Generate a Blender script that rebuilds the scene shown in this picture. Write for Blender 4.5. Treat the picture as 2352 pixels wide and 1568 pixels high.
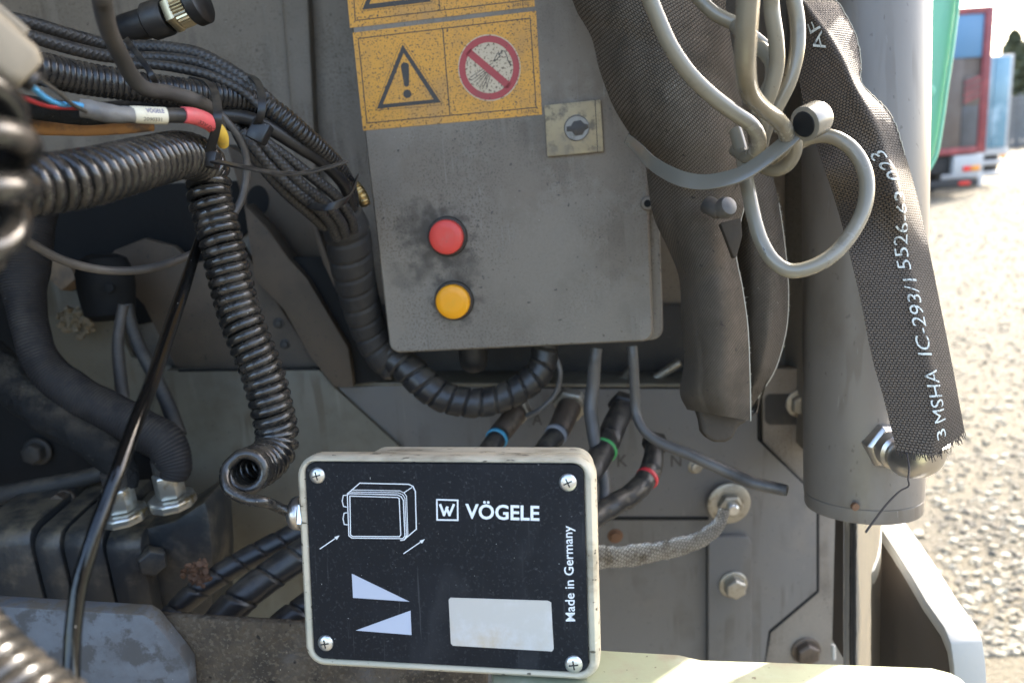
import bpy, bmesh, math, random
import numpy as np
from mathutils import Vector, Matrix
random.seed(7)
PI = math.pi
SC = bpy.context.scene
COL = SC.collection
for _o in list(bpy.data.objects):
    bpy.data.objects.remove(_o, do_unlink=True)

# ------------------------------------------------------------------ camera
F = 1700.0                      # focal length in units of a 2352 px wide picture
PITCH, ROLL = math.radians(13.3), math.radians(4.6)
CAM = Vector((0, 0, 1.2))
_fwd = Vector((0, math.cos(PITCH), -math.sin(PITCH)))
_r0, _u0 = Vector((1, 0, 0)), Vector((0, math.sin(PITCH), math.cos(PITCH)))
RT = _r0 * math.cos(ROLL) - _u0 * math.sin(ROLL)
UP = _u0 * math.cos(ROLL) + _r0 * math.sin(ROLL)
cd = bpy.data.cameras.new('camera')
cd.sensor_width = 36; cd.lens = F / 2352 * 36
cd.clip_start = 0.01; cd.clip_end = 3000
cd.dof.use_dof = True; cd.dof.focus_distance = 0.43; cd.dof.aperture_fstop = 7.5
cam = bpy.data.objects.new('camera', cd); COL.objects.link(cam)
cam.matrix_world = Matrix(((RT.x, UP.x, -_fwd.x, CAM.x), (RT.y, UP.y, -_fwd.y, CAM.y), (RT.z, UP.z, -_fwd.z, CAM.z), (0, 0, 0, 1)))
SC.camera = cam

# ------------------------------------------------------------------ light
SUN_EL, SUN_AZ = math.radians(38), math.radians(50)      # azimuth from +Y towards +X
SDIR = Vector((math.sin(SUN_AZ) * math.cos(SUN_EL), math.cos(SUN_AZ) * math.cos(SUN_EL), math.sin(SUN_EL)))
wd = bpy.data.worlds.new('World'); SC.world = wd; wd.use_nodes = True
nt = wd.node_tree
sky = nt.nodes.new('ShaderNodeTexSky'); sky.sky_type = 'NISHITA'; sky.sun_disc = False
sky.air_density = 1.0; sky.dust_density = 4.0; sky.ozone_density = .9
sky.sun_elevation = SUN_EL; sky.sun_rotation = SUN_AZ
bg = nt.nodes['Background']; bg.inputs['Strength'].default_value = 0.15
nt.links.new(sky.outputs[0], bg.inputs['Color'])
sl = bpy.data.lights.new('sun', 'SUN'); sl.energy = 2.3; sl.angle = math.radians(0.5); sl.color = (1, .93, .81)
so = bpy.data.objects.new('sun', sl); COL.objects.link(so)
so.rotation_euler = SDIR.to_track_quat('Z', 'Y').to_euler(); so.location = (3, 3, 5)
vs = SC.view_settings
vs.view_transform = 'Standard'; vs.look = 'None'; vs.gamma = 1; vs.use_curve_mapping = False
vs.exposure = 2.85
SC.render.engine = 'CYCLES'
SC.cycles.use_denoising = True
SC.cycles.max_bounces = 8; SC.cycles.diffuse_bounces = 4; SC.cycles.glossy_bounces = 4
SC.cycles.sample_clamp_indirect = 6

# ------------------------------------------------------------------ picture -> place
def ray(px, py):
    return _fwd + RT * ((px - 1176) / F) - UP * ((py - 784) / F)
def P(px, py, d):                 # a point d metres in front of the camera
    return CAM + ray(px, py) * d
def QY(px, py, Y):                # on the vertical plane y = Y
    r = ray(px, py); return CAM + r * ((Y - CAM.y) / r.y)
def QX(px, py, X):
    r = ray(px, py); return CAM + r * ((X - CAM.x) / r.x)
def QZ(px, py, Z):
    r = ray(px, py); return CAM + r * ((Z - CAM.z) / r.z)
def V(*a): return Vector(a)

# ------------------------------------------------------------------ materials
def hexc(c):
    return (c[0], c[1], c[2], 1)
def mat(name, col, rough=.5, metal=0.0, dirt=None, speck=None, grain=None, bump=None, spec=.5, coat=0.0, weave=None, dirt2=None, trans=0.0, stretch=None, roughvar=0.0, topdust=None, streak=None):
    """dirt=(colour, scale, lo, hi): blotches; speck=(colour, scale, threshold): fine dots; grain=(amount, scale); bump=(scale, strength, distance)"""
    m = bpy.data.materials.new(name); m.use_nodes = True
    n, l = m.node_tree.nodes, m.node_tree.links
    b = n['Principled BSDF']
    b.inputs['Roughness'].default_value = rough; b.inputs['Metallic'].default_value = metal
    b.inputs['Specular IOR Level'].default_value = spec
    if coat: b.inputs['Coat Weight'].default_value = coat; b.inputs['Coat Roughness'].default_value = .12
    if trans: b.inputs['Transmission Weight'].default_value = trans
    tc = n.new('ShaderNodeTexCoord')
    co = tc.outputs['Object']
    if stretch:
        mp = n.new('ShaderNodeMapping'); mp.inputs['Scale'].default_value = stretch
        l.new(co, mp.inputs[0]); co = mp.outputs[0]
    def noise(scale, detail=5, rough_=.6):
        t = n.new('ShaderNodeTexNoise'); t.inputs['Scale'].default_value = scale
        t.inputs['Detail'].default_value = detail; t.inputs['Roughness'].default_value = rough_
        l.new(co, t.inputs['Vector']); return t.outputs['Fac']
    def ramp(v, lo, hi):
        t = n.new('ShaderNodeMapRange'); t.inputs[1].default_value = lo; t.inputs[2].default_value = hi
        t.interpolation_type = 'SMOOTHSTEP'
        l.new(v, t.inputs[0]); return t.outputs[0]
    def mix(fac, a, c):
        t = n.new('ShaderNodeMix'); t.data_type = 'RGBA'
        if isinstance(fac, float): t.inputs[0].default_value = fac
        else: l.new(fac, t.inputs[0])
        if isinstance(a, tuple): t.inputs[6].default_value = hexc(a)
        else: l.new(a, t.inputs[6])
        if isinstance(c, tuple): t.inputs[7].default_value = hexc(c)
        else: l.new(c, t.inputs[7])
        return t.outputs[2]
    c = tuple(col)
    rv = None
    if grain:
        g = ramp(noise(grain[1], 6, .7), .3, .7)
        c = mix(g, tuple(x * (1 - grain[0]) for x in col), tuple(min(1, x * (1 + grain[0])) for x in col))
        rv = g
    for d in (dirt, dirt2):
        if d:
            f = ramp(noise(d[1], 8, .65), d[2], d[3])
            c = mix(f, c, d[0]); rv = f
    if speck:
        sp = speck if isinstance(speck, list) else [speck]
        for s in sp:
            f = ramp(noise(s[1], 2, .5), s[2], s[2] + .04)
            if len(s) > 3:
                t = n.new('ShaderNodeMath'); t.operation = 'MULTIPLY'; l.new(f, t.inputs[0]); l.new(ramp(noise(s[3], 4, .6), .42, .62), t.inputs[1]); f = t.outputs[0]
            c = mix(f, c, s[0])
    for st_ in (streak or []):
        # (colour, mapping scale, mapping rotation, threshold, amount): thin drawn-out marks
        mp = n.new('ShaderNodeMapping'); mp.inputs['Scale'].default_value = st_[1]; mp.inputs['Rotation'].default_value = st_[2]
        l.new(tc.outputs['Object'], mp.inputs[0])
        t = n.new('ShaderNodeTexNoise'); t.inputs['Scale'].default_value = 1; t.inputs['Detail'].default_value = 3; l.new(mp.outputs[0], t.inputs['Vector'])
        f = ramp(t.outputs['Fac'], st_[3], st_[3] + .06); f2 = ramp(noise(18, 3, .5), .45, .65)
        u = n.new('ShaderNodeMath'); u.operation = 'MULTIPLY'; l.new(f, u.inputs[0]); l.new(f2, u.inputs[1])
        u2 = n.new('ShaderNodeMath'); u2.operation = 'MULTIPLY'; l.new(u.outputs[0], u2.inputs[0]); u2.inputs[1].default_value = st_[4]
        c = mix(u2.outputs[0], c, st_[0])
    if topdust:
        ge = n.new('ShaderNodeNewGeometry'); sx = n.new('ShaderNodeSeparateXYZ'); l.new(ge.outputs['Normal'], sx.inputs[0])
        f1 = ramp(sx.outputs[2], .15, .95); f2 = ramp(noise(topdust[2] if len(topdust) > 2 else 40, 6, .65), .32, .62)
        mu = n.new('ShaderNodeMath'); mu.operation = 'MULTIPLY'; l.new(f1, mu.inputs[0]); l.new(f2, mu.inputs[1])
        mu2 = n.new('ShaderNodeMath'); mu2.operation = 'MULTIPLY'; mu2.inputs[1].default_value = topdust[1]; l.new(mu.outputs[0], mu2.inputs[0])
        c = mix(mu2.outputs[0], c, topdust[0])
    hgt = None
    if weave:
        # weave = (su, sv, strength, colour2): woven cloth from the UV map, in metres
        uv = n.new('ShaderNodeUVMap')
        mp = n.new('ShaderNodeMapping'); mp.inputs['Scale'].default_value = (weave[0], weave[1], 1)
        if len(weave) > 4: mp.inputs['Rotation'].default_value = (0, 0, weave[4])
        l.new(uv.outputs[0], mp.inputs[0])
        br = n.new('ShaderNodeTexBrick'); br.offset = .5; br.inputs['Scale'].default_value = 1
        br.inputs['Mortar Size'].default_value = .16; br.inputs['Mortar Smooth'].default_value = 1.0
        br.inputs['Brick Width'].default_value = 1; br.inputs['Row Height'].default_value = 1
        l.new(mp.outputs[0], br.inputs['Vector'])
        br.inputs['Color1'].default_value = (1, 1, 1, 1); br.inputs['Color2'].default_value = (.85, .85, .85, 1); br.inputs['Mortar'].default_value = (0, 0, 0, 1)
        hgt = br.outputs['Color']
        f = n.new('ShaderNodeSeparateColor'); l.new(br.outputs['Color'], f.inputs[0])
        c = mix(f.outputs[0], tuple(weave[3]), c)
    if isinstance(c, tuple): b.inputs['Base Color'].default_value = hexc(c)
    else: l.new(c, b.inputs['Base Color'])
    if roughvar and rv is not None:
        t = n.new('ShaderNodeMapRange'); t.inputs[3].default_value = rough; t.inputs[4].default_value = min(1, rough + roughvar)
        l.new(rv, t.inputs[0]); l.new(t.outputs[0], b.inputs['Roughness'])
    prev = None
    if bump:
        bp = n.new('ShaderNodeBump'); bp.inputs['Strength'].default_value = bump[1]; bp.inputs['Distance'].default_value = bump[2]
        l.new(noise(bump[0], 6, .6), bp.inputs['Height']); prev = bp
    if hgt is not None:
        bp = n.new('ShaderNodeBump'); bp.inputs['Strength'].default_value = weave[2]; bp.inputs['Distance'].default_value = .001
        l.new(hgt, bp.inputs['Height'])
        if prev: l.new(prev.outputs[0], bp.inputs['Normal'])
        prev = bp
    if prev: l.new(prev.outputs[0], b.inputs['Normal'])
    return m

DUST = (.20, .17, .13)
M = {}
M['body_grey'] = mat('body_grey_paint', (.195, .170, .138), .58, dirt=((.115, .096, .074), 10, .44, .72), dirt2=((.235, .215, .185), 5, .5, .75), speck=[((.10, .084, .066), 700, .56, 9), ((.06, .05, .042), 420, .64, 14), ((.05, .045, .04), 220, .72), ((.4, .38, .34), 600, .75)], bump=(260, .10, .001), grain=(.07, 420), roughvar=.15,
    streak=[((.10, .085, .068), (70, 70, 5), (0, 0, 0), .56, .5), ((.30, .28, .25), (500, 500, 14), (0, .9, 0), .66, .6), ((.07, .06, .05), (420, 420, 10), (0, -.5, 0), .68, .7), ((.27, .25, .22), (60, 60, 4), (0, .03, 0), .60, .35)])
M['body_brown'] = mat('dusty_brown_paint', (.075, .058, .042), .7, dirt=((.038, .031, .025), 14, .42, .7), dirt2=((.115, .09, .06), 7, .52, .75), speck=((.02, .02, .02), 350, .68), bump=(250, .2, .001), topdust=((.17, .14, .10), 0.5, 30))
M['plate_green_grey'] = mat('greenish_grey_plate', (.125, .118, .092), .6, dirt=((.075, .066, .045), 11, .4, .75), dirt2=((.15, .15, .13), 5, .5, .8), streak=[((.07, .055, .032), (45, 45, 4), (0, .15, 0), .50, .75), ((.17, .165, .14), (50, 50, 5), (0, .25, 0), .58, .5)], speck=((.05, .045, .04), 300, .7), bump=(200, .15, .001))
M['plate_blue_grey'] = mat('blue_grey_plate', (.118, .114, .108), .55, dirt=((.16, .14, .115), 6, .5, .8), dirt2=((.085, .082, .078), 13, .5, .8), streak=[((.075, .068, .058), (60, 60, 5), (0, 0, 0), .54, .6), ((.22, .21, .19), (500, 500, 16), (0, .8, 0), .67, .6)], speck=((.04, .04, .04), 350, .71), bump=(260, .12, .001))
M['dark_steel'] = mat('dark_dirty_steel', (.026, .026, .026), .6, dirt=((.06, .052, .042), 22, .5, .75), speck=((.25, .23, .2), 500, .76), bump=(240, .25, .001), topdust=((.17, .14, .10), 0.5, 50))
M['black_cavity'] = mat('black_grime_and_shade', (.011, .012, .013), .8, spec=.2, dirt=((.022, .02, .018), 18, .55, .8), bump=(150, .3, .002))  # real grime on the valve; elsewhere the shade of recesses and holes in colour
M['rubber'] = mat('black_rubber', (.014, .014, .015), .42, dirt=((.07, .062, .052), 45, .5, .85), speck=((.35, .33, .3), 650, .755), bump=(300, .1, .0006), roughvar=.3, topdust=((.17, .14, .10), 0.4, 80))
M['vinyl'] = mat('glossy_black_vinyl', (.012, .012, .012), .24, dirt=((.07, .06, .05), 90, .46, .85), speck=((.45, .42, .38), 600, .745), bump=(200, .08, .0006), roughvar=.25, coat=.25, topdust=((.17, .14, .10), 0.22, 120))
M['gloss_cable'] = mat('shiny_black_cable', (.004, .004, .004), .10, spec=.42, speck=((.35, .34, .32), 600, .755), bump=(70, .35, .0008))
M['conduit'] = mat('black_conduit_plastic', (.015, .015, .016), .27, dirt=((.08, .07, .06), 60, .52, .85), speck=((.35, .33, .3), 700, .76), roughvar=.35, topdust=((.17, .14, .10), 0.35, 90))
M['braid'] = mat('black_braided_sleeve', (.024, .024, .025), .42, dirt=((.10, .09, .075), 40, .5, .9), speck=((.3, .28, .25), 700, .76), topdust=((.17, .14, .10), 0.35, 120))
M['tape'] = mat('black_cloth_tape', (.018, .018, .019), .6, dirt=((.055, .05, .042), 35, .48, .8), speck=((.3, .28, .25), 600, .76), bump=(200, .15, .0008), roughvar=.2, topdust=((.17, .14, .10), 0.5, 50))
M['wrap'] = mat('black_spiral_wrap', (.020, .020, .021), .36, dirt=((.075, .068, .055), 30, .5, .85), speck=((.25, .23, .2), 600, .76), roughvar=.35, topdust=((.17, .14, .10), 0.4, 60))
M['textile_black'] = mat('ribbed_black_textile', (.014, .014, .016), .7, spec=.3, dirt=((.034, .032, .030), 30, .5, .85), speck=((.5, .48, .45), 600, .755), topdust=((.17, .14, .10), 0.3, 80))
M['textile_plain'] = mat('sooty_black_textile', (.011, .012, .013), .85, spec=.2, dirt=((.022, .020, .018), 26, .5, .85), speck=((.4, .38, .35), 600, .75), bump=(90, .9, .006), topdust=((.17, .14, .10), 0.35, 60))
M['dusty_cable'] = mat('dusty_black_cable', (.035, .033, .031), .62, dirt=((.09, .08, .07), 25, .4, .8), speck=((.3, .28, .25), 500, .75), roughvar=.2, topdust=((.17, .14, .10), 0.4, 60))
M['thin_cable'] = mat('dull_grey_black_cable', (.055, .05, .046), .5, dirt=((.11, .1, .088), 30, .4, .8), speck=((.01, .01, .01), 500, .7))
M['grey_cable'] = mat('grey_pvc_cable', (.185, .165, .122), .22, dirt=((.11, .095, .07), 50, .5, .8), dirt2=((.23, .21, .17), 20, .5, .8), speck=((.06, .05, .04), 300, .72), bump=(60, .12, .001), coat=.2, roughvar=.2)
M['grey_lead'] = mat('dirty_grey_lead', (.10, .095, .088), .38, dirt=((.045, .042, .04), 30, .45, .75), bump=(120, .15, .001))
M['canvas'] = mat('dusty_canvas_sleeve', (.140, .115, .088), .95, spec=.1, dirt=((.085, .070, .053), 22, .40, .66), dirt2=((.19, .165, .13), 9, .54, .75), speck=[((.4, .35, .28), 500, .74), ((.05, .042, .034), 240, .69)], weave=(480, 480, 1.0, (.06, .05, .04), .5), bump=(45, .5, .006))
M['nylon'] = mat('woven_nylon_sleeve', (.105, .080, .059), .55, spec=.3, dirt=((.13, .104, .078), 12, .5, .8), weave=(470, 660, 1.0, (.012, .010, .008)))
M['sleeve_print'] = mat('pale_sleeve_print', (.55, .57, .53), .6, dirt=((.14, .14, .13), 500, .5, .62), speck=((.05, .045, .04), 900, .66))
M['thread'] = mat('pale_frayed_thread', (.42, .38, .3), .9)
M['brown_thread'] = mat('brown_thread', (.05, .04, .035), .9)
M['red_wire'] = mat('red_insulation', (.65, .06, .05), .4)
M['blue_wire'] = mat('blue_insulation', (.08, .35, .68), .4)
M['brown_wire'] = mat('olive_insulation', (.07, .065, .055), .5)
M['shrink_grey'] = mat('grey_heat_shrink', (.17, .165, .155), .5, dirt=((.11, .10, .09), 60, .45, .75), bump=(120, .3, .0015))
M['label_cream'] = mat('cream_label', (.62, .58, .45), .45, dirt=((.35, .31, .22), 120, .55, .75))
M['red_sleeve'] = mat('red_sleeve', (.60, .10, .11), .5, dirt=((.35, .08, .08), 80, .5, .8))
M['yellow_sleeve'] = mat('yellow_sleeve', (.62, .42, .06), .5, dirt=((.4, .28, .08), 120, .5, .75))
M['ink'] = mat('black_ink', (.012, .012, .012), .6)
M['faded_ink'] = mat('faded_black_ink', (.045, .04, .036), .6, dirt=((.14, .11, .07), 200, .55, .8))
M['blue_ink'] = mat('violet_ink', (.06, .05, .16), .6)
M['sticker'] = mat('orange_sticker', (.62, .30, .035), .55, dirt=((.42, .22, .055), 30, .42, .75), dirt2=((.45, .26, .10), 8, .5, .8), speck=[((.20, .11, .035), 700, .58), ((.075, .05, .03), 420, .64), ((.06, .045, .03), 170, .70)], roughvar=.2)
M['sticker_red'] = mat('dull_red_print', (.36, .052, .055), .6, speck=((.08, .04, .04), 380, .67), dirt=((.28, .06, .06), 40, .45, .8))
M['sticker_white'] = mat('dirty_white_print', (.52, .43, .31), .6, speck=((.14, .10, .065), 520, .57), dirt=((.36, .28, .18), 60, .5, .8))
M['lock_plate'] = mat('dirty_cream_plate', (.36, .29, .17), .6, dirt=((.10, .08, .055), 110, .46, .68), dirt2=((.22, .19, .14), 25, .4, .75), bump=(200, .2, .0008))
M['lock_metal'] = mat('grey_lock_metal', (.20, .19, .175), .45, .6, dirt=((.09, .085, .075), 90, .5, .75))
M['red_cap'] = mat('red_push_cap', (.70, .065, .05), .45, dirt=((.55, .12, .10), 60, .5, .8), speck=((.08, .03, .03), 500, .73))
M['yellow_cap'] = mat('yellow_push_cap', (.88, .37, .008), .4, dirt=((.75, .38, .03), 50, .5, .8), speck=((.2, .12, .03), 500, .75))
M['collar'] = mat('black_collar', (.03, .024, .02), .5)
M['cream'] = mat('cream_lid_plastic', (.50, .44, .33), .5, spec=.3, dirt=((.24, .20, .14), 40, .47, .68), dirt2=((.36, .35, .27), 12, .48, .7), speck=[((.10, .085, .06), 300, .64), ((.6, .58, .5), 400, .72)], bump=(120, .15, .0015), stretch=(.4, 1, 1))
M['face'] = mat('navy_black_faceplate', (.006, .007, .0095), .55, spec=.2, dirt=((.014, .015, .018), 25, .45, .8), speck=[((.018, .019, .022), 650, .60), ((.045, .045, .046), 420, .71), ((.35, .35, .34), 700, .755)], roughvar=.15, bump=(500, .08, .0004), streak=[((.05, .05, .052), (600, 600, 16), (0, .7, 0), .65, .6), ((.045, .046, .05), (520, 520, 20), (0, -.4, 0), .67, .6), ((.022, .023, .026), (26, 26, 8), (0, .5, 0), .52, .7)])
M['face_edge'] = mat('black_gasket', (.012, .012, .013), .6)
M['white_print'] = mat('white_print', (.72, .74, .76), .5)
M['lilac_print'] = mat('pale_lilac_print', (.42, .45, .53), .5, speck=((.4, .4, .45), 500, .72))
M['silver_label'] = mat('worn_silver_label', (.47, .44, .395), .42, dirt=((.53, .51, .49), 30, .45, .65), dirt2=((.46, .38, .28), 22, .50, .68))
M['zinc'] = mat('bright_zinc', (.62, .63, .62), .28, .85, dirt=((.35, .31, .24), 120, .58, .8), bump=(300, .1, .0005))
M['dull_zinc'] = mat('dull_zinc', (.36, .34, .29), .45, .7, dirt=((.16, .13, .09), 120, .48, .75), bump=(250, .25, .0008))
M['nickel'] = mat('nickel_metal', (.55, .53, .50), .3, .95, dirt=((.3, .28, .25), 100, .5, .8))
M['hex_bright'] = mat('bright_plated_hex', (.52, .52, .48), .3, .85, dirt=((.30, .22, .10), 90, .5, .7))
M['brass'] = mat('dull_brass', (.50, .36, .16), .35, .9, dirt=((.2, .14, .07), 90, .5, .75))
M['gold_nickel'] = mat('brassy_nickel', (.58, .50, .34), .3, .95, dirt=((.3, .24, .14), 90, .5, .8))
M['chrome'] = mat('chrome', (.85, .83, .79), .07, 1.0, bump=(160, .3, .0003), stretch=(4, 4, .04))
M['barrel'] = mat('grey_cylinder_paint', (.175, .155, .132), .42, dirt=((.115, .095, .072), 10, .42, .75), speck=((.11, .095, .08), 200, .68), bump=(120, .1, .001), coat=.15, stretch=(1, 1, .5), streak=[((.10, .08, .06), (55, 55, 4), (0, 0, 0), .52, .6), ((.27, .25, .22), (500, 500, 14), (0, .5, 0), .67, .5)])
M['blue_ring'] = mat('blue_marker_ring', (.06, .28, .42), .45)
M['green_ring'] = mat('green_marker_ring', (.06, .33, .10), .45, dirt=((.12, .2, .1), 90, .5, .8))
M['red_ring'] = mat('red_marker_ring', (.55, .04, .05), .45)
M['grey_ring'] = mat('grey_marker_ring', (.2, .21, .23), .45)
M['rust_fit'] = mat('browned_fitting', (.11, .085, .065), .5, .5, dirt=((.2, .16, .1), 60, .5, .75), dirt2=((.05, .04, .035), 40, .5, .7))
M['rust'] = mat('rust', (.15, .075, .038), .8, dirt=((.15, .08, .045), 80, .4, .7), bump=(200, .5, .001))
M['rail_steel'] = mat('worn_painted_steel', (.115, .130, .150), .55, 0, spec=.25, dirt=((.058, .060, .062), 60, .48, .58), dirt2=((.07, .073, .078), 9, .40, .66), speck=((.4, .38, .35), 500, .75), bump=(120, .25, .001), roughvar=.2, topdust=((.17, .14, .10), 0.6, 60))
M['rail_brown'] = mat('mud_caked_beam', (.080, .064, .046), .9, spec=.2, dirt=((.045, .038, .03), 34, .42, .66), dirt2=((.105, .10, .095), 12, .5, .75), speck=[((.10, .084, .063), 330, .56), ((.3, .27, .22), 420, .735), ((.022, .02, .017), 120, .70)], bump=(150, 1.0, .004))
M['rail_green'] = mat('pale_green_step_paint', (.27, .29, .19), .6, dirt=((.26, .23, .16), 26, .50, .68), dirt2=((.46, .48, .38), 8, .5, .7), speck=[((.1, .08, .05), 300, .72), ((.6, .58, .48), 420, .75)], bump=(90, .3, .001))
M['cast_iron'] = mat('black_cast_iron', (.026, .029, .032), .42, .1, dirt=((.12, .105, .08), 36, .46, .75), dirt2=((.018, .018, .019), 16, .5, .75), bump=(160, .35, .0015), topdust=((.21, .17, .11), 0.75, 50))
M['tan_block'] = mat('tan_dirty_block', (.20, .14, .085), .7, dirt=((.1, .08, .06), 30, .45, .7))
M['foam'] = mat('crumbly_sealant', (.20, .16, .10), .6, dirt=((.2, .15, .09), 60, .45, .7), bump=(90, .8, .004))
M['beige_conn'] = mat('dusty_beige_connector', (.20, .175, .13), .6, dirt=((.12, .10, .07), 30, .45, .75))
M['orange_hose'] = mat('dirty_orange_hose', (.30, .15, .05), .55, dirt=((.08, .055, .04), 40, .42, .62))
M['strap_tin'] = mat('tinned_copper_braid', (.42, .42, .40), .42, .75, dirt=((.18, .165, .14), 90, .45, .7), weave=(260, 330, 1.0, (.03, .028, .025), .785))
M['clip_plastic'] = mat('olive_tie_plastic', (.15, .14, .115), .25, dirt=((.2, .18, .14), 30, .5, .8), coat=.3)
M['tie_black'] = mat('black_tie_nylon', (.014, .014, .015), .36, dirt=((.06, .055, .048), 60, .52, .85), speck=((.4, .38, .33), 700, .76), topdust=((.17, .14, .10), 0.35, 100))
M['green_plastic'] = mat('green_plastic', (.13, .40, .25), .45, dirt=((.16, .36, .25), 8, .45, .8))
M['frame_white'] = mat('pale_paint_sunlit_edge', (.40, .385, .34), .5, dirt=((.3, .28, .22), 30, .55, .75), bump=(120, .15, .001))
M['bracket_brown'] = mat('brown_bracket_steel', (.075, .058, .042), .6, dirt=((.15, .10, .055), 12, .55, .8), dirt2=((.035, .03, .027), 20, .5, .75), stretch=(1, 1, .3))

# ------------------------------------------------------------------ mesh helpers
class MB:
    def __init__(s): s.v = []; s.f = []; s.uv = {}
    def add(s, verts, faces, uvs=None):
        o = len(s.v); s.v += [tuple(x) for x in verts]
        for k, f in enumerate(faces):
            if uvs is not None: s.uv[len(s.f)] = uvs[k]
            s.f.append(tuple(i + o for i in f))
        return s
    def mesh(s, name, smooth=40, bevel=0.0, segs=2):
        me = bpy.data.meshes.new(name); me.from_pydata(s.v, [], s.f)
        if s.uv:
            ul = me.uv_layers.new(name='UVMap'); k = 0
            for i, f in enumerate(s.f):
                u = s.uv.get(i)
                for j in range(len(f)):
                    if u: ul.data[k].uv = u[j]
                    k += 1
        bm = bmesh.new(); bm.from_mesh(me)
        if not s.uv: bmesh.ops.remove_doubles(bm, verts=bm.verts, dist=1e-6)
        bmesh.ops.recalc_face_normals(bm, faces=bm.faces)
        if bevel:
            ed = [e for e in bm.edges if len(e.link_faces) == 2 and e.calc_face_angle(0) > .5]
            bmesh.ops.bevel(bm, geom=ed, offset=bevel, segments=segs, profile=.5, affect='EDGES', clamp_overlap=True)
        bm.to_mesh(me); bm.free()
        for p in me.polygons: p.use_smooth = True
        try: me.set_sharp_from_angle(angle=math.radians(smooth))
        except Exception: pass
        return me

def catmull(pts, n, closed=False):
    """n points at equal arc length on a Catmull-Rom curve; pts rows may carry extra columns (radius)"""
    p = np.array(pts, float)
    if len(p) == 2:
        t = np.linspace(0, 1, n)[:, None]; return p[0] * (1 - t) + p[1] * t
    q = np.vstack([2 * p[0] - p[1], p, 2 * p[-1] - p[-2]])
    out = []
    for i in range(len(p) - 1):
        a, b, c, d = q[i:i + 4]
        t = np.linspace(0, 1, 24, endpoint=False)[:, None]
        out.append(.5 * (2 * b + (c - a) * t + (2 * a - 5 * b + 4 * c - d) * t ** 2 + (3 * b - a - 3 * c + d) * t ** 3))
    o = np.vstack(out + [p[-1:]])
    s = np.concatenate([[0], np.cumsum(np.linalg.norm(np.diff(o[:, :3], axis=0), axis=1))])
    t = np.linspace(0, s[-1], n)
    return np.array([np.interp(t, s, o[:, k]) for k in range(o.shape[1])]).T

def frames(c, up0=None):
    T = np.gradient(c, axis=0); T /= np.linalg.norm(T, axis=1)[:, None] + 1e-12
    N = np.zeros_like(c)
    a = np.array(up0 if up0 is not None else ((0, 0, 1) if abs(T[0, 2]) < .9 else (0, 1, 0)), float)
    a -= T[0] * a.dot(T[0]); N[0] = a / np.linalg.norm(a)
    for i in range(1, len(c)):
        a = N[i - 1] - T[i] * N[i - 1].dot(T[i]); N[i] = a / (np.linalg.norm(a) + 1e-12)
    return T, N, np.cross(T, N)

def tube_mb(c, r, seg=12, rfun=None, caps=True, mb=None, flat=None, up0=None):
    """tube on the sampled points c; r: number or array; rfun(s, angles, r)->radii; flat=(a, b) squashes it along the two frame axes"""
    mb = mb or MB()
    c = np.asarray(c, float)[:, :3]; n = len(c)
    r = np.full(n, r) if np.isscalar(r) else np.asarray(r, float)
    T, N, B = frames(c, up0)
    s = np.concatenate([[0], np.cumsum(np.linalg.norm(np.diff(c, axis=0), axis=1))])
    ang = np.linspace(0, 2 * PI, seg, endpoint=False)
    ca, sa = np.cos(ang), np.sin(ang)
    fa, fb = flat or (1, 1)
    vs_ = []
    for i in range(n):
        rr = rfun(s[i], ang, r[i]) if rfun else np.full(seg, r[i])
        vs_.append(c[i] + (rr * ca * fa)[:, None] * N[i] + (rr * sa * fb)[:, None] * B[i])
    vs_ = np.vstack(vs_)
    fs, uv = [], []
    circ = 2 * PI * float(np.mean(r)) * max(fa, fb)
    for i in range(n - 1):
        for j in range(seg):
            k = (j + 1) % seg
            fs.append((i * seg + j, i * seg + k, (i + 1) * seg + k, (i + 1) * seg + j))
            u0, u1 = j / seg * circ, (j + 1) / seg * circ
            uv.append(((u0, s[i]), (u1, s[i]), (u1, s[i + 1]), (u0, s[i + 1])))
    if caps:
        fs.append(tuple(range(seg))[::-1]); uv.append([(0, 0)] * seg)
        fs.append(tuple((n - 1) * seg + j for j in range(seg))); uv.append([(0, 0)] * seg)
    mb.add(vs_, fs, uv)
    return mb

def px_path(pts, n):
    """rows (px, py, depth[, radius]) -> sampled world points"""
    rows = []
    for p in pts:
        w = P(p[0], p[1], p[2]); rows.append([w.x, w.y, w.z] + list(p[3:]))
    return catmull(rows, n)

def corr(pitch, depth):
    return lambda s, a, r: np.full(len(a), r * (1 - depth * (.5 + .5 * math.cos(2 * PI * s / pitch)) ** 2))
def spiral(pitch, t, gap=.1, hand=1):
    def f(s, a, r):
        ph = (s / pitch + hand * a / (2 * PI)) % 1.0
        e = np.minimum(ph, 1 - ph)
        k = np.clip((e - gap * .35) / (gap * .65), 0, 1)
        return r * (1 - t * (1 - k * k * (3 - 2 * k)) + t * .35 * (ph - .5))
    return f
def braidf(k, cell, amp):
    def f(s, a, r):
        p = 2 * PI * s / cell; j = 1.0 if int(s / cell * 2) % 2 else -1.0
        d = np.maximum(np.sin(k * a + p) , np.sin(k * a - p))
        return r * (1 - amp + amp * np.clip(d, -.2, 1) + amp * .25 * np.sin(k * a * 2 + j * p))
    return f
def ribf(pitch, amp, base):
    return lambda s, a, r: base(s, a, r) * (1 - amp * (.5 + .5 * math.cos(2 * PI * s / pitch)))
def lumpy(amp, ks=60, seed=0):
    rs = np.random.RandomState(seed); ph = rs.rand(4) * 6
    return lambda s, a, r: r * (1 + amp * (np.sin(ks * s + ph[0] + 2 * a) + .7 * np.sin(ks * 2.3 * s + ph[1] - 3 * a) + .5 * np.sin(ks * 4.1 * s + ph[2] + a)))

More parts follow.
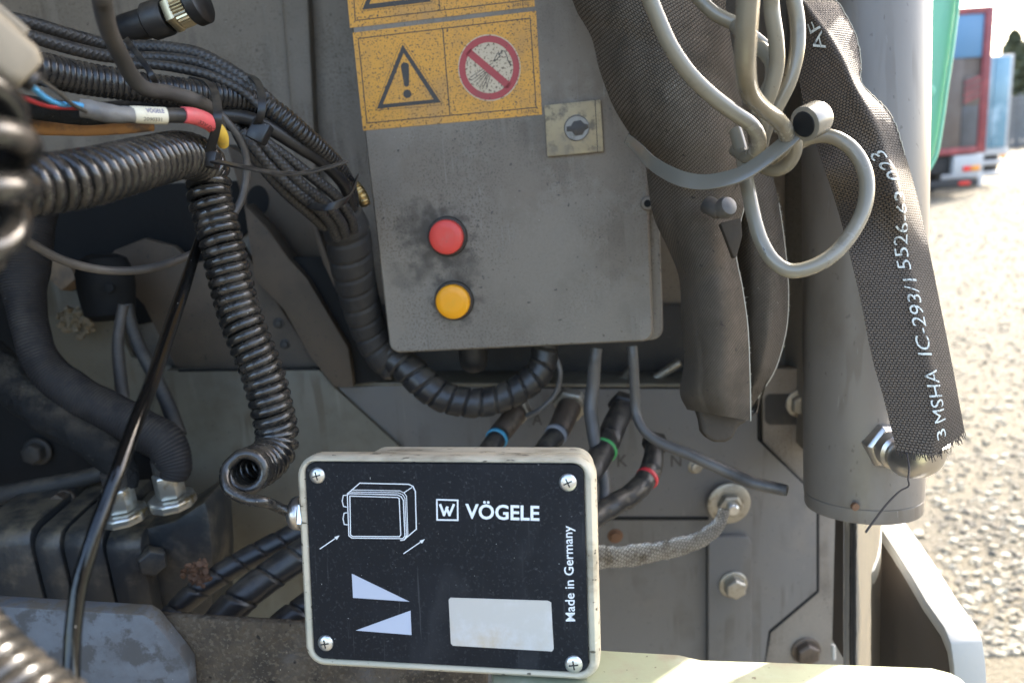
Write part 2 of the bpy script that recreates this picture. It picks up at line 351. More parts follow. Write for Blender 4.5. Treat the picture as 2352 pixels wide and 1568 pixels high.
def lathe_mb(A, D, prof, seg=24, mb=None, start=0.0, up0=None):
    """prof rows (radius, height along D)"""
    mb = mb or MB()
    A = Vector(A); D = Vector(D).normalized()
    u = Vector(up0) if up0 is not None else (V(0, 0, 1) if abs(D.z) < .9 else V(1, 0, 0))
    u = (u - D * u.dot(D)).normalized(); w = D.cross(u)
    vs_, fs = [], []
    for r, h in prof:
        for j in range(seg):
            a = start + 2 * PI * j / seg
            vs_.append(A + D * h + (u * math.cos(a) + w * math.sin(a)) * max(r, 1e-5))
    for i in range(len(prof) - 1):
        for j in range(seg):
            k = (j + 1) % seg
            fs.append((i * seg + j, i * seg + k, (i + 1) * seg + k, (i + 1) * seg + j))
    fs.append(tuple(range(seg))[::-1]); fs.append(tuple((len(prof) - 1) * seg + j for j in range(seg)))
    return mb.add(vs_, fs)

def prism_mb(pts, vec, mb=None):
    mb = mb or MB(); n = len(pts); vec = Vector(vec)
    a = [Vector(p) for p in pts]
    fs = [tuple(range(n)), tuple(range(2 * n - 1, n - 1, -1))]
    fs += [(i, i + n, (i + 1) % n + n, (i + 1) % n) for i in range(n)]
    return mb.add(a + [p + vec for p in a], fs)

def box_mb(lo, hi, mb=None, mtx=None):
    mb = mb or MB()
    (x0, y0, z0), (x1, y1, z1) = lo, hi
    v = [V(x, y, z) for x in (x0, x1) for y in (y0, y1) for z in (z0, z1)]
    if mtx is not None: v = [mtx @ p for p in v]
    return mb.add(v, [(0, 1, 3, 2), (4, 6, 7, 5), (0, 4, 5, 1), (2, 3, 7, 6), (0, 2, 6, 4), (1, 5, 7, 3)])

def ribbon_mb(c, wdir, width, thick, mb=None):
    """flat band along c, wdir: vectors along its width"""
    mb = mb or MB(); c = np.asarray(c, float)[:, :3]; n = len(c)
    T, _, _ = frames(c)
    wd_ = np.asarray(wdir, float)
    if wd_.ndim == 1: wd_ = np.tile(wd_, (n, 1))
    else: wd_ = np.array([np.interp(np.linspace(0, 1, n), np.linspace(0, 1, len(wd_)), wd_[:, k]) for k in range(3)]).T
    width = np.full(n, width) if np.isscalar(width) else np.interp(np.linspace(0, 1, n), np.linspace(0, 1, len(width)), width)
    vs_, fs = [], []
    for i in range(n):
        w = wd_[i] - T[i] * wd_[i].dot(T[i]); w /= np.linalg.norm(w)
        b = np.cross(T[i], w)
        for sx, sy in ((-1, -1), (1, -1), (1, 1), (-1, 1)):
            vs_.append(c[i] + w * sx * width[i] / 2 + b * sy * thick / 2)
    for i in range(n - 1):
        for j in range(4):
            k = (j + 1) % 4
            fs.append((i * 4 + j, i * 4 + k, i * 4 + 4 + k, i * 4 + 4 + j))
    fs += [(3, 2, 1, 0), tuple((n - 1) * 4 + j for j in range(4))]
    return mb.add(vs_, fs)

def rrect(w, h, r, n=6, cx=0, cz=0):
    o = []
    for sx, sz, a0 in ((1, 1, 0), (-1, 1, 90), (-1, -1, 180), (1, -1, 270)):
        for k in range(n + 1):
            a = math.radians(a0 + 90 * k / n)
            o.append((cx + sx * (w / 2 - r) + r * math.cos(a), cz + sz * (h / 2 - r) + r * math.sin(a)))
    return o
def loft_mb(loops, mb=None, cap0=True, cap1=True):
    """loops: lists of 3-D points of equal length"""
    mb = mb or MB(); n = len(loops[0]); vs_ = [p for L in loops for p in L]; fs = []
    for i in range(len(loops) - 1):
        for j in range(n):
            k = (j + 1) % n
            fs.append((i * n + j, i * n + k, (i + 1) * n + k, (i + 1) * n + j))
    if cap0: fs.append(tuple(range(n))[::-1])
    if cap1: fs.append(tuple((len(loops) - 1) * n + j for j in range(n)))
    return mb.add(vs_, fs)

_txt = {}
def text_geo(s, bold=0.0):
    """glyph outlines as flat polygons: x 0..1 over the width, y 0..1 over the capital height"""
    if (s, bold) in _txt: return _txt[(s, bold)]
    cu = bpy.data.curves.new('t', 'FONT'); cu.body = s; cu.size = 1; cu.offset = bold; cu.resolution_u = 3
    ob = bpy.data.objects.new('t', cu); COL.objects.link(ob)
    dg = bpy.context.evaluated_depsgraph_get(); me = ob.evaluated_get(dg).to_mesh()
    v = np.array([(p.co.x, p.co.y) for p in me.vertices]); fs = [tuple(p.vertices) for p in me.polygons]
    ob.evaluated_get(dg).to_mesh_clear()
    bpy.data.objects.remove(ob); bpy.data.curves.remove(cu)
    x0, x1 = v[:, 0].min(), v[:, 0].max()
    v[:, 0] = (v[:, 0] - x0) / (x1 - x0); v[:, 1] /= .70
    tb_ = bmesh.new()
    for p in v: tb_.verts.new((p[0], p[1], 0))
    tb_.verts.ensure_lookup_table()
    for f in fs:
        try: tb_.faces.new([tb_.verts[i] for i in f])
        except ValueError: pass
    bmesh.ops.remove_doubles(tb_, verts=tb_.verts, dist=1e-5)
    wx = 1.0 / max(1, len(s))
    for _k in range(2):
        bmesh.ops.triangulate(tb_, faces=tb_.faces)
        le = [e for e in tb_.edges if math.hypot((e.verts[0].co.x - e.verts[1].co.x) / wx, e.verts[0].co.y - e.verts[1].co.y) > .3]
        if le: bmesh.ops.subdivide_edges(tb_, edges=le, cuts=1)
    bmesh.ops.triangulate(tb_, faces=tb_.faces)
    tb_.verts.index_update()
    v = np.array([(p.co.x, p.co.y) for p in tb_.verts]); fs = [tuple(q.index for q in f.verts) for f in tb_.faces]; tb_.free()
    _txt[(s, bold)] = (v, fs); return v, fs

# ------------------------------------------------------------------ things and parts
POSED = set()
def link(name, me, m, parent=None):
    o = bpy.data.objects.new(name, me); COL.objects.link(o)
    if m is not None and not me.materials: me.materials.append(m)
    if parent is not None: o.parent = parent
    return o
def tag(o, label=None, cat=None, group=None, kind=None):
    if label: o['label'] = label
    if cat: o['category'] = cat
    if group: o['group'] = group
    if kind: o['kind'] = kind
    return o
def root(name, label, cat, group=None, mtx=None):
    o = bpy.data.objects.new(name, None); COL.objects.link(o); o.empty_display_size = .02
    if mtx is not None: o.matrix_world = mtx; POSED.add(o.name)
    return tag(o, label, cat, group)
def part(name, mb, m, parent, label=None, smooth=40, bevel=0.0, segs=2):
    o = link(name, mb.mesh(name, smooth, bevel, segs) if isinstance(mb, MB) else mb, m, parent)
    if label: o['label'] = label
    return o
def thing(name, label, cat, mb, m, group=None, smooth=40, bevel=0.0):
    o = link(name, mb.mesh(name, smooth, bevel), m); return tag(o, label, cat, group)
def cable(name, label, cat, pts, m, n=60, seg=14, rfun=None, group=None, r=None, parent=None, flat=None):
    """pts rows (px, py, depth, radius in picture px)"""
    rows = [(p[0], p[1], p[2], (p[3] if r is None else r) * p[2] / F) for p in ext(pts)]
    c = px_path(rows, n)
    mb = tube_mb(c, c[:, 3], seg, rfun, flat=flat)
    if parent is not None: return part(name, mb, m, parent, label)
    return thing(name, label, cat, mb, m, group)
def ext(pts):
    p = [tuple(q) for q in pts]
    def off(q): return q[0] < -20 or q[1] < -20 or q[0] > 2372 or q[1] > 1588
    def add(a, b):
        dx, dy = a[0] - b[0], a[1] - b[1]; k = 380 / (math.hypot(dx, dy) + 1e-6)
        return (a[0] + dx * k, a[1] + dy * k) + tuple(a[2:])
    if off(p[0]): p = [add(p[0], p[1])] + p
    if off(p[-1]): p = p + [add(p[-1], p[-2])]
    return p
def length(pts):
    pts = ext(pts)
    c = px_path([p[:3] for p in pts], 200); return float(np.sum(np.linalg.norm(np.diff(c, axis=0), axis=1)))
def plate(name, pxs, Y, thick, m, parent, label=None, bevel=.001):
    return part(name, prism_mb([QY(x, y, Y) for x, y in pxs], (0, thick, 0)), m, parent, label, bevel=bevel)
def hexbolt(A, D, r, h, mb=None, washer=None):
    mb = mb or MB()
    if washer: lathe_mb(A, D, [(washer, 0), (washer, h * .22), (washer * .92, h * .3)], 24, mb); A = Vector(A) + Vector(D).normalized() * h * .28
    lathe_mb(A, D, [(r, 0), (r, h * .8), (r * .86, h)], 6, mb)
    return mb

# ================================================================== SETTING
# ground: one sheet to the horizon, gravel yard
g = MB(); S = 1500
g.add([(-S, -S, 0), (S, -S, 0), (S, S, 0), (-S, S, 0)], [(0, 1, 2, 3)])
M['ground'] = mat('gravel_ground', (.135, .115, .075), .9, dirt=((.085, .074, .052), 2.2, .42, .68), dirt2=((.22, .195, .14), 55, .5, .7), speck=((.05, .042, .034), 110, .60), bump=(90, 1.0, .02))
gr = part('ground', g, M['ground'], None); tag(gr, kind='structure')
M['drygrass'] = mat('dry_grass', (.33, .25, .14), .95, dirt=((.28, .24, .15), 1.2, .4, .7), bump=(6, 1, .05))
d = MB(); d.add([QZ(2130, 414, .004), QZ(2700, 374, .004), QZ(2700, 345, .004), QZ(2130, 384, .004)], [(0, 1, 2, 3)])
dg_ = part('dry_grass_verge', d, M['drygrass'], None); tag(dg_, kind='structure')
M['asphalt'] = mat('pale_asphalt', (.16, .155, .15), .85, bump=(20, .3, .01))
d = MB(); d.add([QZ(2130, 383, .008), QZ(2700, 344, .008), QZ(2700, 336, .008), QZ(2130, 374, .008)], [(0, 1, 2, 3)])
part('road', d, M['asphalt'], None)['kind'] = 'structure'
# loose stones on the yard (nobody could count them)
ico = []
bm = bmesh.new(); bmesh.ops.create_icosphere(bm, subdivisions=1, radius=1)
ico_v = np.array([v.co[:] for v in bm.verts]); ico_f = [tuple(v.index for v in f.verts) for f in bm.faces]; bm.free()
st = [MB(), MB(), MB()]
rs = np.random.RandomState(3)
for k in range(17000):
    dist = 1.5 + 14 * rs.rand() ** 2.0
    x = dist * (.45 + .5 * rs.rand()) + rs.rand() * .5 - .1; y = dist * 1.0
    s = (.0028 + .0085 * rs.rand() ** 2.6) * (1 + dist * .06)
    R = np.linalg.qr(rs.randn(3, 3))[0]
    v = ico_v * (1 + .22 * rs.randn(len(ico_v), 1)) @ R * s * np.array([1.25, .95, .62]) + [x, y, s * .25]
    st[k % 3].add(v, ico_f)
for k, c in enumerate(((.15, .134, .095), (.08, .072, .053), (.27, .25, .19))):
    o = part('gravel', st[k], mat('stone_%d' % k, c, .8, grain=(.25, 60)), None, smooth=25); o['kind'] = 'stuff'

# ================================================================== PAVER BODY
body = root('paver_body', 'grey dusty steel frame of the road paver behind the hoses and boxes', 'machine')
YB = .80
# rear wall, its right edge stands just behind the cylinder
part('rear_panel', box_mb((-1.3, YB, .2), (.335, YB + .012, 2.3)), M['body_grey'], body)
part('side_shade_panel', box_mb((-.78, -.1, .2), (-.765, YB - .001, 2.3)), M['black_cavity'], body)  # unseen side wall, added to darken the engine bay
part('hood_sun_blocker', box_mb((-1.3, .05, 1.74), (.46, YB - .001, 1.752)), M['body_grey'], body)  # unseen hood, added and widened to keep sun off the left
pzl = QY(1980, 1125, .64).z
part('frame_post', box_mb((.302, .635, pzl), (.332, YB - .001, 1.739)), M['body_grey'], body, bevel=.004)  # added unseen behind the barrel to block sun through the gap
# engine opening as a black sheet, its shade put into the colour
plate('engine_recess_shade', [(-120, 440), (560, 415), (590, 520), (470, 600), (440, 720), (250, 760), (230, 1000), (480, 1120), (500, 1420), (-160, 1420)], YB - .006, .005, M['black_cavity'], body)
plate('rib_plate', [(640, -60), (705, -60), (735, 560), (690, 540)], YB - .020, .019, M['body_grey'], body, bevel=.004)
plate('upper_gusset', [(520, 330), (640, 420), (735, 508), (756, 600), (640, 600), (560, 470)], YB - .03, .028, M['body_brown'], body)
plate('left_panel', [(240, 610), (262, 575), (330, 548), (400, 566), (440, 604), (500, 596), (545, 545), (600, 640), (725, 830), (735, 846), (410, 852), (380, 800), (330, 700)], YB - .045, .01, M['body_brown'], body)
plate('tan_panel', [(96, 640), (210, 640), (300, 820), (420, 850), (330, 1010), (215, 900), (115, 800)], YB - .04, .008, M['plate_green_grey'], body)
plate('lower_left_panel', [(330, 1000), (380, 851), (735, 848), (770, 892), (925, 1032), (1010, 1150), (1010, 1500), (470, 1500), (430, 1130)], YB - .060, .012, M['plate_green_grey'], body)
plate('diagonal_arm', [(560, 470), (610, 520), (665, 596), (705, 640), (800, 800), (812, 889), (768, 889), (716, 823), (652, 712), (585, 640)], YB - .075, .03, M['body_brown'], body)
plate('arm_cavity_shade', [(645, 592), (742, 590), (800, 690), (890, 872), (800, 886), (700, 660)], YB - .062, .006, M['black_cavity'], body)  # black plate: the shade inside the arm put into colour
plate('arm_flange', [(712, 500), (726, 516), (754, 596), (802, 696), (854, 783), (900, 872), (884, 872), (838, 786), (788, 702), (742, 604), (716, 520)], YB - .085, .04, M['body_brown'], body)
# lower front plate with the hose bulkhead
plate('bulkhead_plate', [(775, 890), (930, 884), (1300, 893), (1740, 893), (1740, 1010), (1850, 1118), (1876, 1150), (1876, 1356), (1766, 1448), (1746, 1600), (1000, 1600), (1000, 1110), (930, 1030)], YB - .055, .014, M['plate_blue_grey'], body)
part('bulkhead_shelf', prism_mb([QY(775, 886, YB - .055), QY(1300, 889, YB - .055), QY(1740, 889, YB - .055), QY(1740, 889, YB - .055) + V(0, .05, 0), QY(775, 886, YB - .055) + V(0, .05, 0)], (0, 0, .004)), M['plate_green_grey'], body, bevel=.0006)
plate('recess_back', [(840, 700), (1560, 700), (1760, 720), (1760, 893), (840, 888)], YB - .008, .006, M['dark_steel'], body)
plate('corner_plate', [(1640, 1000), (1740, 850), (1900, 840), (1960, 1100), (1960, 1640), (1700, 1640), (1700, 1440)], YB - .030, .012, M['body_grey'], body)
plate('cover_strip', [(1627, 1238), (1632, 1233), (1712, 1233), (1722, 1238), (1727, 1250), (1727, 1600), (1627, 1600)], YB - .064, .0085, M['plate_blue_grey'], body, bevel=.0015)
plate('groove_shade_strip', [(1390, 1186), (1628, 1186), (1628, 1194), (1390, 1194)], YB - .0556, .003, M['black_cavity'], body, bevel=0)  # black strip on the plate, a recess shadow put into colour
def edge_line(pxs, Y, r, n=40):  # black tube: plate-edge shade put into shape; once a real panel seam
    return part('edge_shade_seam', tube_mb(catmull([[*QY(x, y, Y)] for x, y in pxs], n), r, 8), M['black_cavity'], body)
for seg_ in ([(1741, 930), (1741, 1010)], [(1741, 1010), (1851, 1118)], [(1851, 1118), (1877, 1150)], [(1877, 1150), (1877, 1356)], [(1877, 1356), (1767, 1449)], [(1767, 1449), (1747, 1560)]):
    edge_line(seg_, YB - .047, .0024, 8)
edge_line([(1625, 1240), (1625, 1560)], YB - .0575, .0014, 8)
edge_line([(410, 851), (560, 849), (735, 847)], YB - .0605, .0013, 12)
# slotted plate beside the cylinder
def slot_outline(x0, y0, x1, y1, r, n=5):
    o = []
    for cx, cy, a0 in ((x1 - r, y0 + r, -90), (x1 - r, y1 - r, 0), (x0 + r, y1 - r, 90), (x0 + r, y0 + r, 180)):
        for k in range(n + 1):
            a = math.radians(a0 + 90 * k / n); o.append((cx + r * math.cos(a), cy + r * math.sin(a)))
    return o
plate('adjuster_plate', slot_outline(1752, 846, 1900, 1100, 6), YB - .040, .009, M['body_grey'], body)
plate('adjuster_slot', slot_outline(1757, 905, 1890, 975, 14), YB - .0415, .001, M['dark_steel'], body, bevel=0)
def bolt_at(px, py, Y, rpx, m, wpx=None, h=.008, label=None, name='hex_bolt'):
    A = QY(px, py, Y); z = (A - CAM).dot(_fwd)
    return part(name, hexbolt(A, (0, -1, 0), rpx * z / F, h, washer=wpx * z / F if wpx else None), m, body, label, smooth=30, bevel=.0004)
bolt_at(1838, 925, YB - .042, 26, M['dull_zinc'], 34, label='pale round-edged bolt in the slot beside the cylinder')
bolt_at(1683, 1340, YB - .064, 25, M['dull_zinc'], 33, .011, 'zinc bolt on the narrow cover strip')
bolt_at(1850, 1492, YB - .030, 27, M['rust_fit'], 34, .010, 'dark rusty bolt low beside the chrome rod')
bolt_at(1597, 1071, YB - .055, 13, M['dull_zinc'], 17, .004, 'small pale rivet under the grey lead')
bolt_at(1413, 1230, YB - .055, 13, M['rust'], 18, .003, 'rusty plug above the braided strap')
bolt_at(88, 1035, YB - .012, 24, M['dark_steel'], 32, .012, 'blackened bolt in the engine opening')
ell = lambda cx, cy, rx, ry: [(cx + rx * math.cos(2 * PI * k / 24), cy + ry * math.sin(2 * PI * k / 24)) for k in range(24)]
plate('plate_hole', ell(592, 462, 26, 36), YB - .0308, .002, M['black_cavity'], body, bevel=0)
plate('plate_hole', ell(664, 440, 15, 19), YB - .0308, .002, M['black_cavity'], body, bevel=0)
bolt_at(640, 742, YB - .045, 9, M['dark_steel'], 13, .003)
bolt_at(655, 790, YB - .045, 9, M['dark_steel'], 12, .003)
part('stop_pin', tube_mb(catmull([QY(1914, 1480, YB - .05), QY(1915, 1512, YB - .05)], 4), .0024, 10), M['frame_white'], body)
for a, b in (((1428, 872), (1452, 848)), ((1505, 868), (1562, 832))):
    part('linkage_rod', tube_mb(catmull([QY(*a, YB - .03), QY(*b, YB - .035)], 4), .005, 12), M['dull_zinc'], body)
# stamped port letters
def flat_text(s, A, B, uppx, Y, m, parent, name, bold=.01):
    v, fs = text_geo(s, bold); A = np.array(A, float); B = np.array(B, float); u = np.array(uppx, float)
    pts = [QY(*(A + (B - A) * x + u * y), Y) for x, y in v]
    return part(name, MB().add(pts, fs), m, parent)
for s, x in (('A', 1222), ('K', 1418), ('N', 1541)):
    yy = 976 if s == 'A' else 1071
    flat_text(s, (x, yy), (x + 24, yy - 1), (0, -27), YB - .0556, M['faded_ink'], body, 'port_letter')
# bracket with its pale edge, sunlight put into the colour, at the lower right
XB = .292
inner = [(2010, 1196), (2023, 1219), (2058, 1271), (2095, 1330), (2131, 1392), (2172, 1451), (2187, 1488), (2194, 1540), (2200, 1640)]
ip = [QX(x, y, XB) for x, y in inner]
poly = ip + [V(XB, ip[-1].y, .70), V(XB, .64, .72), V(XB, .64, ip[0].z + .004)]
part('bracket_cheek', prism_mb(poly, (.018, 0, 0)), M['bracket_brown'], body, bevel=.001)
rim = MB()
cap = [p + V(-.0012, 0, .0) for p in ip]
lo = [p + V(-.0012, .0015, -.006) for p in ip]
L = []
for a in ip:
    L.append([a + V(-.0012, 0, .004), a + V(.0215, 0, .004), a + V(.0215, .004, -.006), a + V(-.0012, .004, -.006)])
loft_mb(L, rim)
part('bracket_rim', rim, M['frame_white'], body, bevel=.0012)

# ================================================================== BOTTOM RAIL
ZR = .940
rail = root('rail', 'steel step rail along the bottom, muddy brown left and pale green right', 'rail')
def zpoly(pxs, z): return [QZ(x, y, z) for x, y in pxs]
part('beam', prism_mb([QY(x, y, .4385) for x, y in ((-200, 1388), (345, 1412), (700, 1434), (1120, 1468), (1121, 1720), (-200, 1720))], (0, .007, 0)), M['rail_brown'], rail, 'mud caked left half of the rail', bevel=.003)
part('tread_plate', prism_mb(zpoly([(1122, 1468), (1400, 1489), (1560, 1498), (1610, 1510), (1900, 1519), (2140, 1528), (2185, 1540), (2215, 1556), (2240, 1600), (2260, 2100), (1172, 2100)], ZR), (0, 0, -.072)), M['rail_green'], rail, 'pale green painted right half of the rail', bevel=.003)
YP = .425
fp = [(-160, 1383), (330, 1412), (350, 1424), (415, 1505), (432, 1530), (440, 1640), (-160, 1640)]
part('wear_plate', prism_mb([QY(x, y, YP) for x, y in fp], (0, .0125, 0)), M['rail_steel'], rail, 'blue grey chamfered plate with worn paint', bevel=.0012)

# ================================================================== HYDRAULIC CYLINDER
cyl = root('hydraulic_cylinder', 'grey upright hydraulic cylinder with a chrome rod at the right edge of the machine', 'cylinder')
tilt = (P(1986, 0, .535) - P(1981, 1128, .577)).normalized()
lathe = lathe_mb(P(1981, 1128, .577), tilt, [(.0428, 0), (.043, .002), (.043, .95), (.04, .96)], 64)
part('barrel', lathe, M['barrel'], cyl)
g0 = P(1981, 1128, .577)
part('gland_ring', lathe_mb(g0 - tilt * .0125, tilt, [(.039, 0), (.0418, .001), (.0424, .003), (.0424, .0115), (.0416, .0124)], 64), M['barrel'], cyl)
hA = P(1965, 1164, .536)
part('spanner_hole', lathe_mb(hA + V(0, .002, 0), (0, -1, 0), [(.0028, 0), (.0028, .0024), (.002, .0026)], 14), M['rust'], cyl)
part('rod', lathe_mb(g0 - tilt * .22, tilt, [(.0136, 0), (.0136, .21)], 48), M['chrome'], cyl)
pd = (P(2160, 1105, .47) - P(2007, 1000, .545)).normalized()
pA = P(2000, 995, .552)
part('port_boss', lathe_mb(pA, pd, [(.0165, -.01), (.0160, .004), (.0145, .010), (.013, .012)], 28), M['barrel'], cyl)
part('union_nut', lathe_mb(pA + pd * .0122, pd, [(.0155, 0), (.0175, .0015), (.0175, .0135), (.0150, .016)], 6, start=.4), M['nickel'], cyl, bevel=.0004)
part('union_sleeve', lathe_mb(pA + pd * .0283, pd, [(.0125, 0), (.0135, .001), (.0135, .008), (.0115, .010)], 24), M['nickel'], cyl)
e0 = pA + pd * .038
ec = catmull([e0 + pd * .0, e0 + pd * .010, e0 + pd * .018 + V(.004, 0, .006), e0 + pd * .022 + V(.006, 0, .02)], 18)
part('elbow', tube_mb(ec, np.interp(np.linspace(0, 1, 18), [0, .2, .6, 1], [.0095, .0125, .0135, .0125]), 24), M['nickel'], cyl)

# ================================================================== CONTROL BOX (pose from its traced face)
def rodr(rv):
    r = np.radians(rv); th = np.linalg.norm(r); k = r / th
    K = np.array([[0, -k[2], k[1]], [k[2], 0, -k[0]], [-k[1], k[0], 0]])
    return np.eye(3) + math.sin(th) * K + (1 - math.cos(th)) * K @ K
def pose(rv, t):
    R = rodr(rv)
    def cw(v): return RT * v[0] - UP * v[1] + _fwd * v[2]
    X, Dn, In = (cw(R[:, i]) for i in range(3)); o = CAM + cw(t); Z = -Dn
    return Matrix(((X.x, In.x, Z.x, o.x), (X.y, In.y, Z.y, o.y), (X.z, In.z, Z.z, o.z), (0, 0, 0, 1)))
class Face:
    """local plane y = 0 of a posed box; picture point -> local (x, z)"""
    def __init__(s, mtx): s.m = mtx; s.i = mtx.inverted()
    def xz(s, px, py, y=0.0):
        o = s.i @ CAM; d = (s.i.to_3x3() @ ray(px, py)); t = (y - o.y) / d.y
        p = o + d * t; return p.x, p.z
    def scale(s, px, py):
        a = V(*s.xz(px - 20, py), 0); b = V(*s.xz(px + 20, py), 0); return (a - b).length / 40
    def poly(s, pxs, lift, mb=None, th=.00012):
        pts = [V(x, -lift, z) for x, z in (s.xz(*p) for p in pxs)]
        return prism_mb(pts, (0, th, 0), mb)
    def stroke(s, pxs, w, lift, mb=None, closed=False):
        mb = mb or MB(); q = [np.array(p, float) for p in pxs]
        n = len(q)
        for i in range(n if closed else n - 1):
            a, b = q[i], q[(i + 1) % n]; d_ = (b - a) / (np.linalg.norm(b - a) + 1e-9); nn = np.array((-d_[1], d_[0])) * w / 2
            a2, b2 = a - d_ * w * .45, b + d_ * w * .45
            s.poly([a2 + nn, b2 + nn, b2 - nn, a2 - nn], lift + .000004 * (i % 3), mb)
        return mb
    def disc(s, c, rx, ry, lift, mb=None, n=40, rot=0):
        return s.poly([(c[0] + rx * math.cos(2 * PI * k / n), c[1] + ry * math.sin(2 * PI * k / n)) for k in range(n)], lift, mb)
    def ring(s, c, ro, ri, lift, mb=None, n=48):
        mb = mb or MB(); vs_ = []
        for (rx, ry) in (ro, ri):
            for k in range(n):
                x, z = s.xz(c[0] + rx * math.cos(2 * PI * k / n), c[1] + ry * math.sin(2 * PI * k / n)); vs_.append((x, -lift, z))
        return mb.add(vs_, [(k, (k + 1) % n, n + (k + 1) % n, n + k) for k in range(n)])
    def text(s, t, A, B, up, lift, bold=0.0, mb=None):
        mb = mb or MB(); v, fs = text_geo(t, bold); A = np.array(A, float); B = np.array(B, float); up = np.array(up, float)
        pts = []
        for x, y in v:
            lx, lz = s.xz(*(A + (B - A) * x + up * y)); pts.append((lx, -lift, lz))
        return mb.add(pts, fs)

CB = pose((13.3, 7.3, -3.6), (-.0052, -.1294, .581)); cbf = Face(CB)
cb = root('control_box', 'grey dusty control box with red and yellow push buttons and warning stickers', 'control box', mtx=CB)
W2, HB, HT = .110, -.1388, .235
hh, cz = HT - HB, (HT + HB) / 2
def lp(w, h, r, y, cx=0, dz=0): return [V(x, y, z) for x, z in rrect(w, h, r, 8, cx, cz + dz)]
part('lid', loft_mb([lp(.2205, hh, .009, .014), lp(.2205, hh, .009, .0035), lp(.219, hh - .0015, .0085, .0012), lp(.2165, hh - .004, .0075, 0)]), M['body_grey'], cb)
part('lid_flange', loft_mb([lp(.229, hh + .005, .010, .028, .0045), lp(.229, hh + .005, .010, .0165, .0045), lp(.227, hh + .003, .009, .0152, .0045)]), M['body_grey'], cb)
part('housing', box_mb((-.098, .0285, HB + .012), (.108, .15, HT)), M['body_grey'], cb, bevel=.003)
r4 = lambda x, y: (787.5 + x / 4.48, y / 4.48)
def poly_r4(L): return [r4(*p) for p in L]
def sticker(corner, name, label):
    return part(name, cbf.poly(corner, .0004, th=.0003), M['sticker'], cb, label)
s1 = sticker(poly_r4([(102, 340), (1988, 115), (2050, 1180), (210, 1345)]), 'warning_sticker', 'orange warning sticker with an exclamation triangle and a crossed out water jet')
s0 = sticker(poly_r4([(75, 290), (1975, 70), (1930, -800), (0, -560)]), 'warning_sticker', 'orange warning sticker cut off by the top of the picture')
ink = MB(); K = .0006
cbf.stroke(poly_r4([(160, 400), (1928, 190), (1990, 1108), (250, 1268)]), 2.0, K, ink, True)
cbf.stroke(poly_r4([(1030, 305), (1103, 1185)]), 2.2, K, ink)
part('sticker_border', ink, M['faded_ink'], s1)
ink = MB()
def tri(o, i, mb):
    a = poly_r4(o); b = poly_r4(i)
    for k in range(3):
        cbf.poly([a[k], a[(k + 1) % 3], b[(k + 1) % 3], b[k]], K, mb)
tri([(617, 462), (1012, 1056), (352, 1122)], [(627, 550), (935, 1025), (415, 1075)], ink)
cap_ = []
for k in range(13): cap_.append((640 + 42 * math.cos(PI + PI * k / 12), 688 + 42 * math.sin(PI + PI * k / 12)))
for k in range(13): cap_.append((657 + 27 * math.cos(PI * k / 12), 868 + 27 * math.sin(PI * k / 12)))
cbf.poly(poly_r4(cap_), K, ink); cbf.disc(r4(665, 968), 42 / 4.48, 44 / 4.48, K, ink)
cbf.stroke(poly_r4([(617, 445), (640, 455), (1025, 1045), (1022, 1070), (1005, 1082), (360, 1138), (340, 1120), (345, 1100), (590, 460)]), .8, K, ink, True)
part('warning_triangle', ink, M['faded_ink'], s1)
c0 = r4(1508, 700)
part('symbol_disc', cbf.disc(c0, 322 / 4.48, 343 / 4.48, K), M['sticker_white'], s1)
ink = cbf.ring(c0, (310 / 4.48, 331 / 4.48), (246 / 4.48, 262 / 4.48), K + .0003)
cbf.stroke(poly_r4([(1315, 555), (1690, 872)]), 16.5, K + .0003, ink)
part('prohibition_ring', ink, M['sticker_red'], s1)
ink = MB(); k2 = K + .00015
for a, b in (((1545, 650), (1310, 800)), ((1500, 700), (1325, 830)), ((1480, 740), (1350, 850)), ((1490, 740), (1375, 880)), ((1510, 735), (1410, 905)), ((1520, 735), (1440, 915)), ((1530, 730), (1480, 915)), ((1545, 640), (1560, 620))):
    cbf.stroke(poly_r4([a, b]), 1.3, k2, ink)
cbf.stroke(poly_r4([(1555, 630), (1590, 555), (1622, 575), (1565, 635)]), 1.8, k2, ink, True)
cbf.stroke(poly_r4([(1600, 545), (1615, 560), (1640, 525), (1665, 530), (1685, 570), (1705, 640), (1730, 670), (1745, 675)]), 2.0, k2, ink)
part('water_jet_symbol', ink, M['faded_ink'], s1)
part('sticker_number', cbf.text('2101583', r4(1832, 1172), r4(1990, 1155), (-.4, -6), K), M['faded_ink'], s1)
ink = MB()
cbf.stroke(poly_r4([(80, -560), (130, 215), (1935, 0), (1890, -760)]), 2.0, K, ink, True)
cbf.stroke(poly_r4([(1000, 108), (930, -640)]), 2.2, K, ink)
part('sticker_border', ink, M['faded_ink'], s0)
ink = MB(); tri([(203, 105), (910, 20), (480, -600)], [(275, 45), (800, -15), (490, -480)], ink)
cbf.stroke(poly_r4([(193, 120), (905, 38), (925, 10), (480, -625), (180, 100)]), .8, K, ink, True)
part('warning_triangle', ink, M['faded_ink'], s0)
part('sticker_number', cbf.text('2101550', r4(1745, 72), r4(1915, 55), (-.4, -7), K), M['faded_ink'], s0)
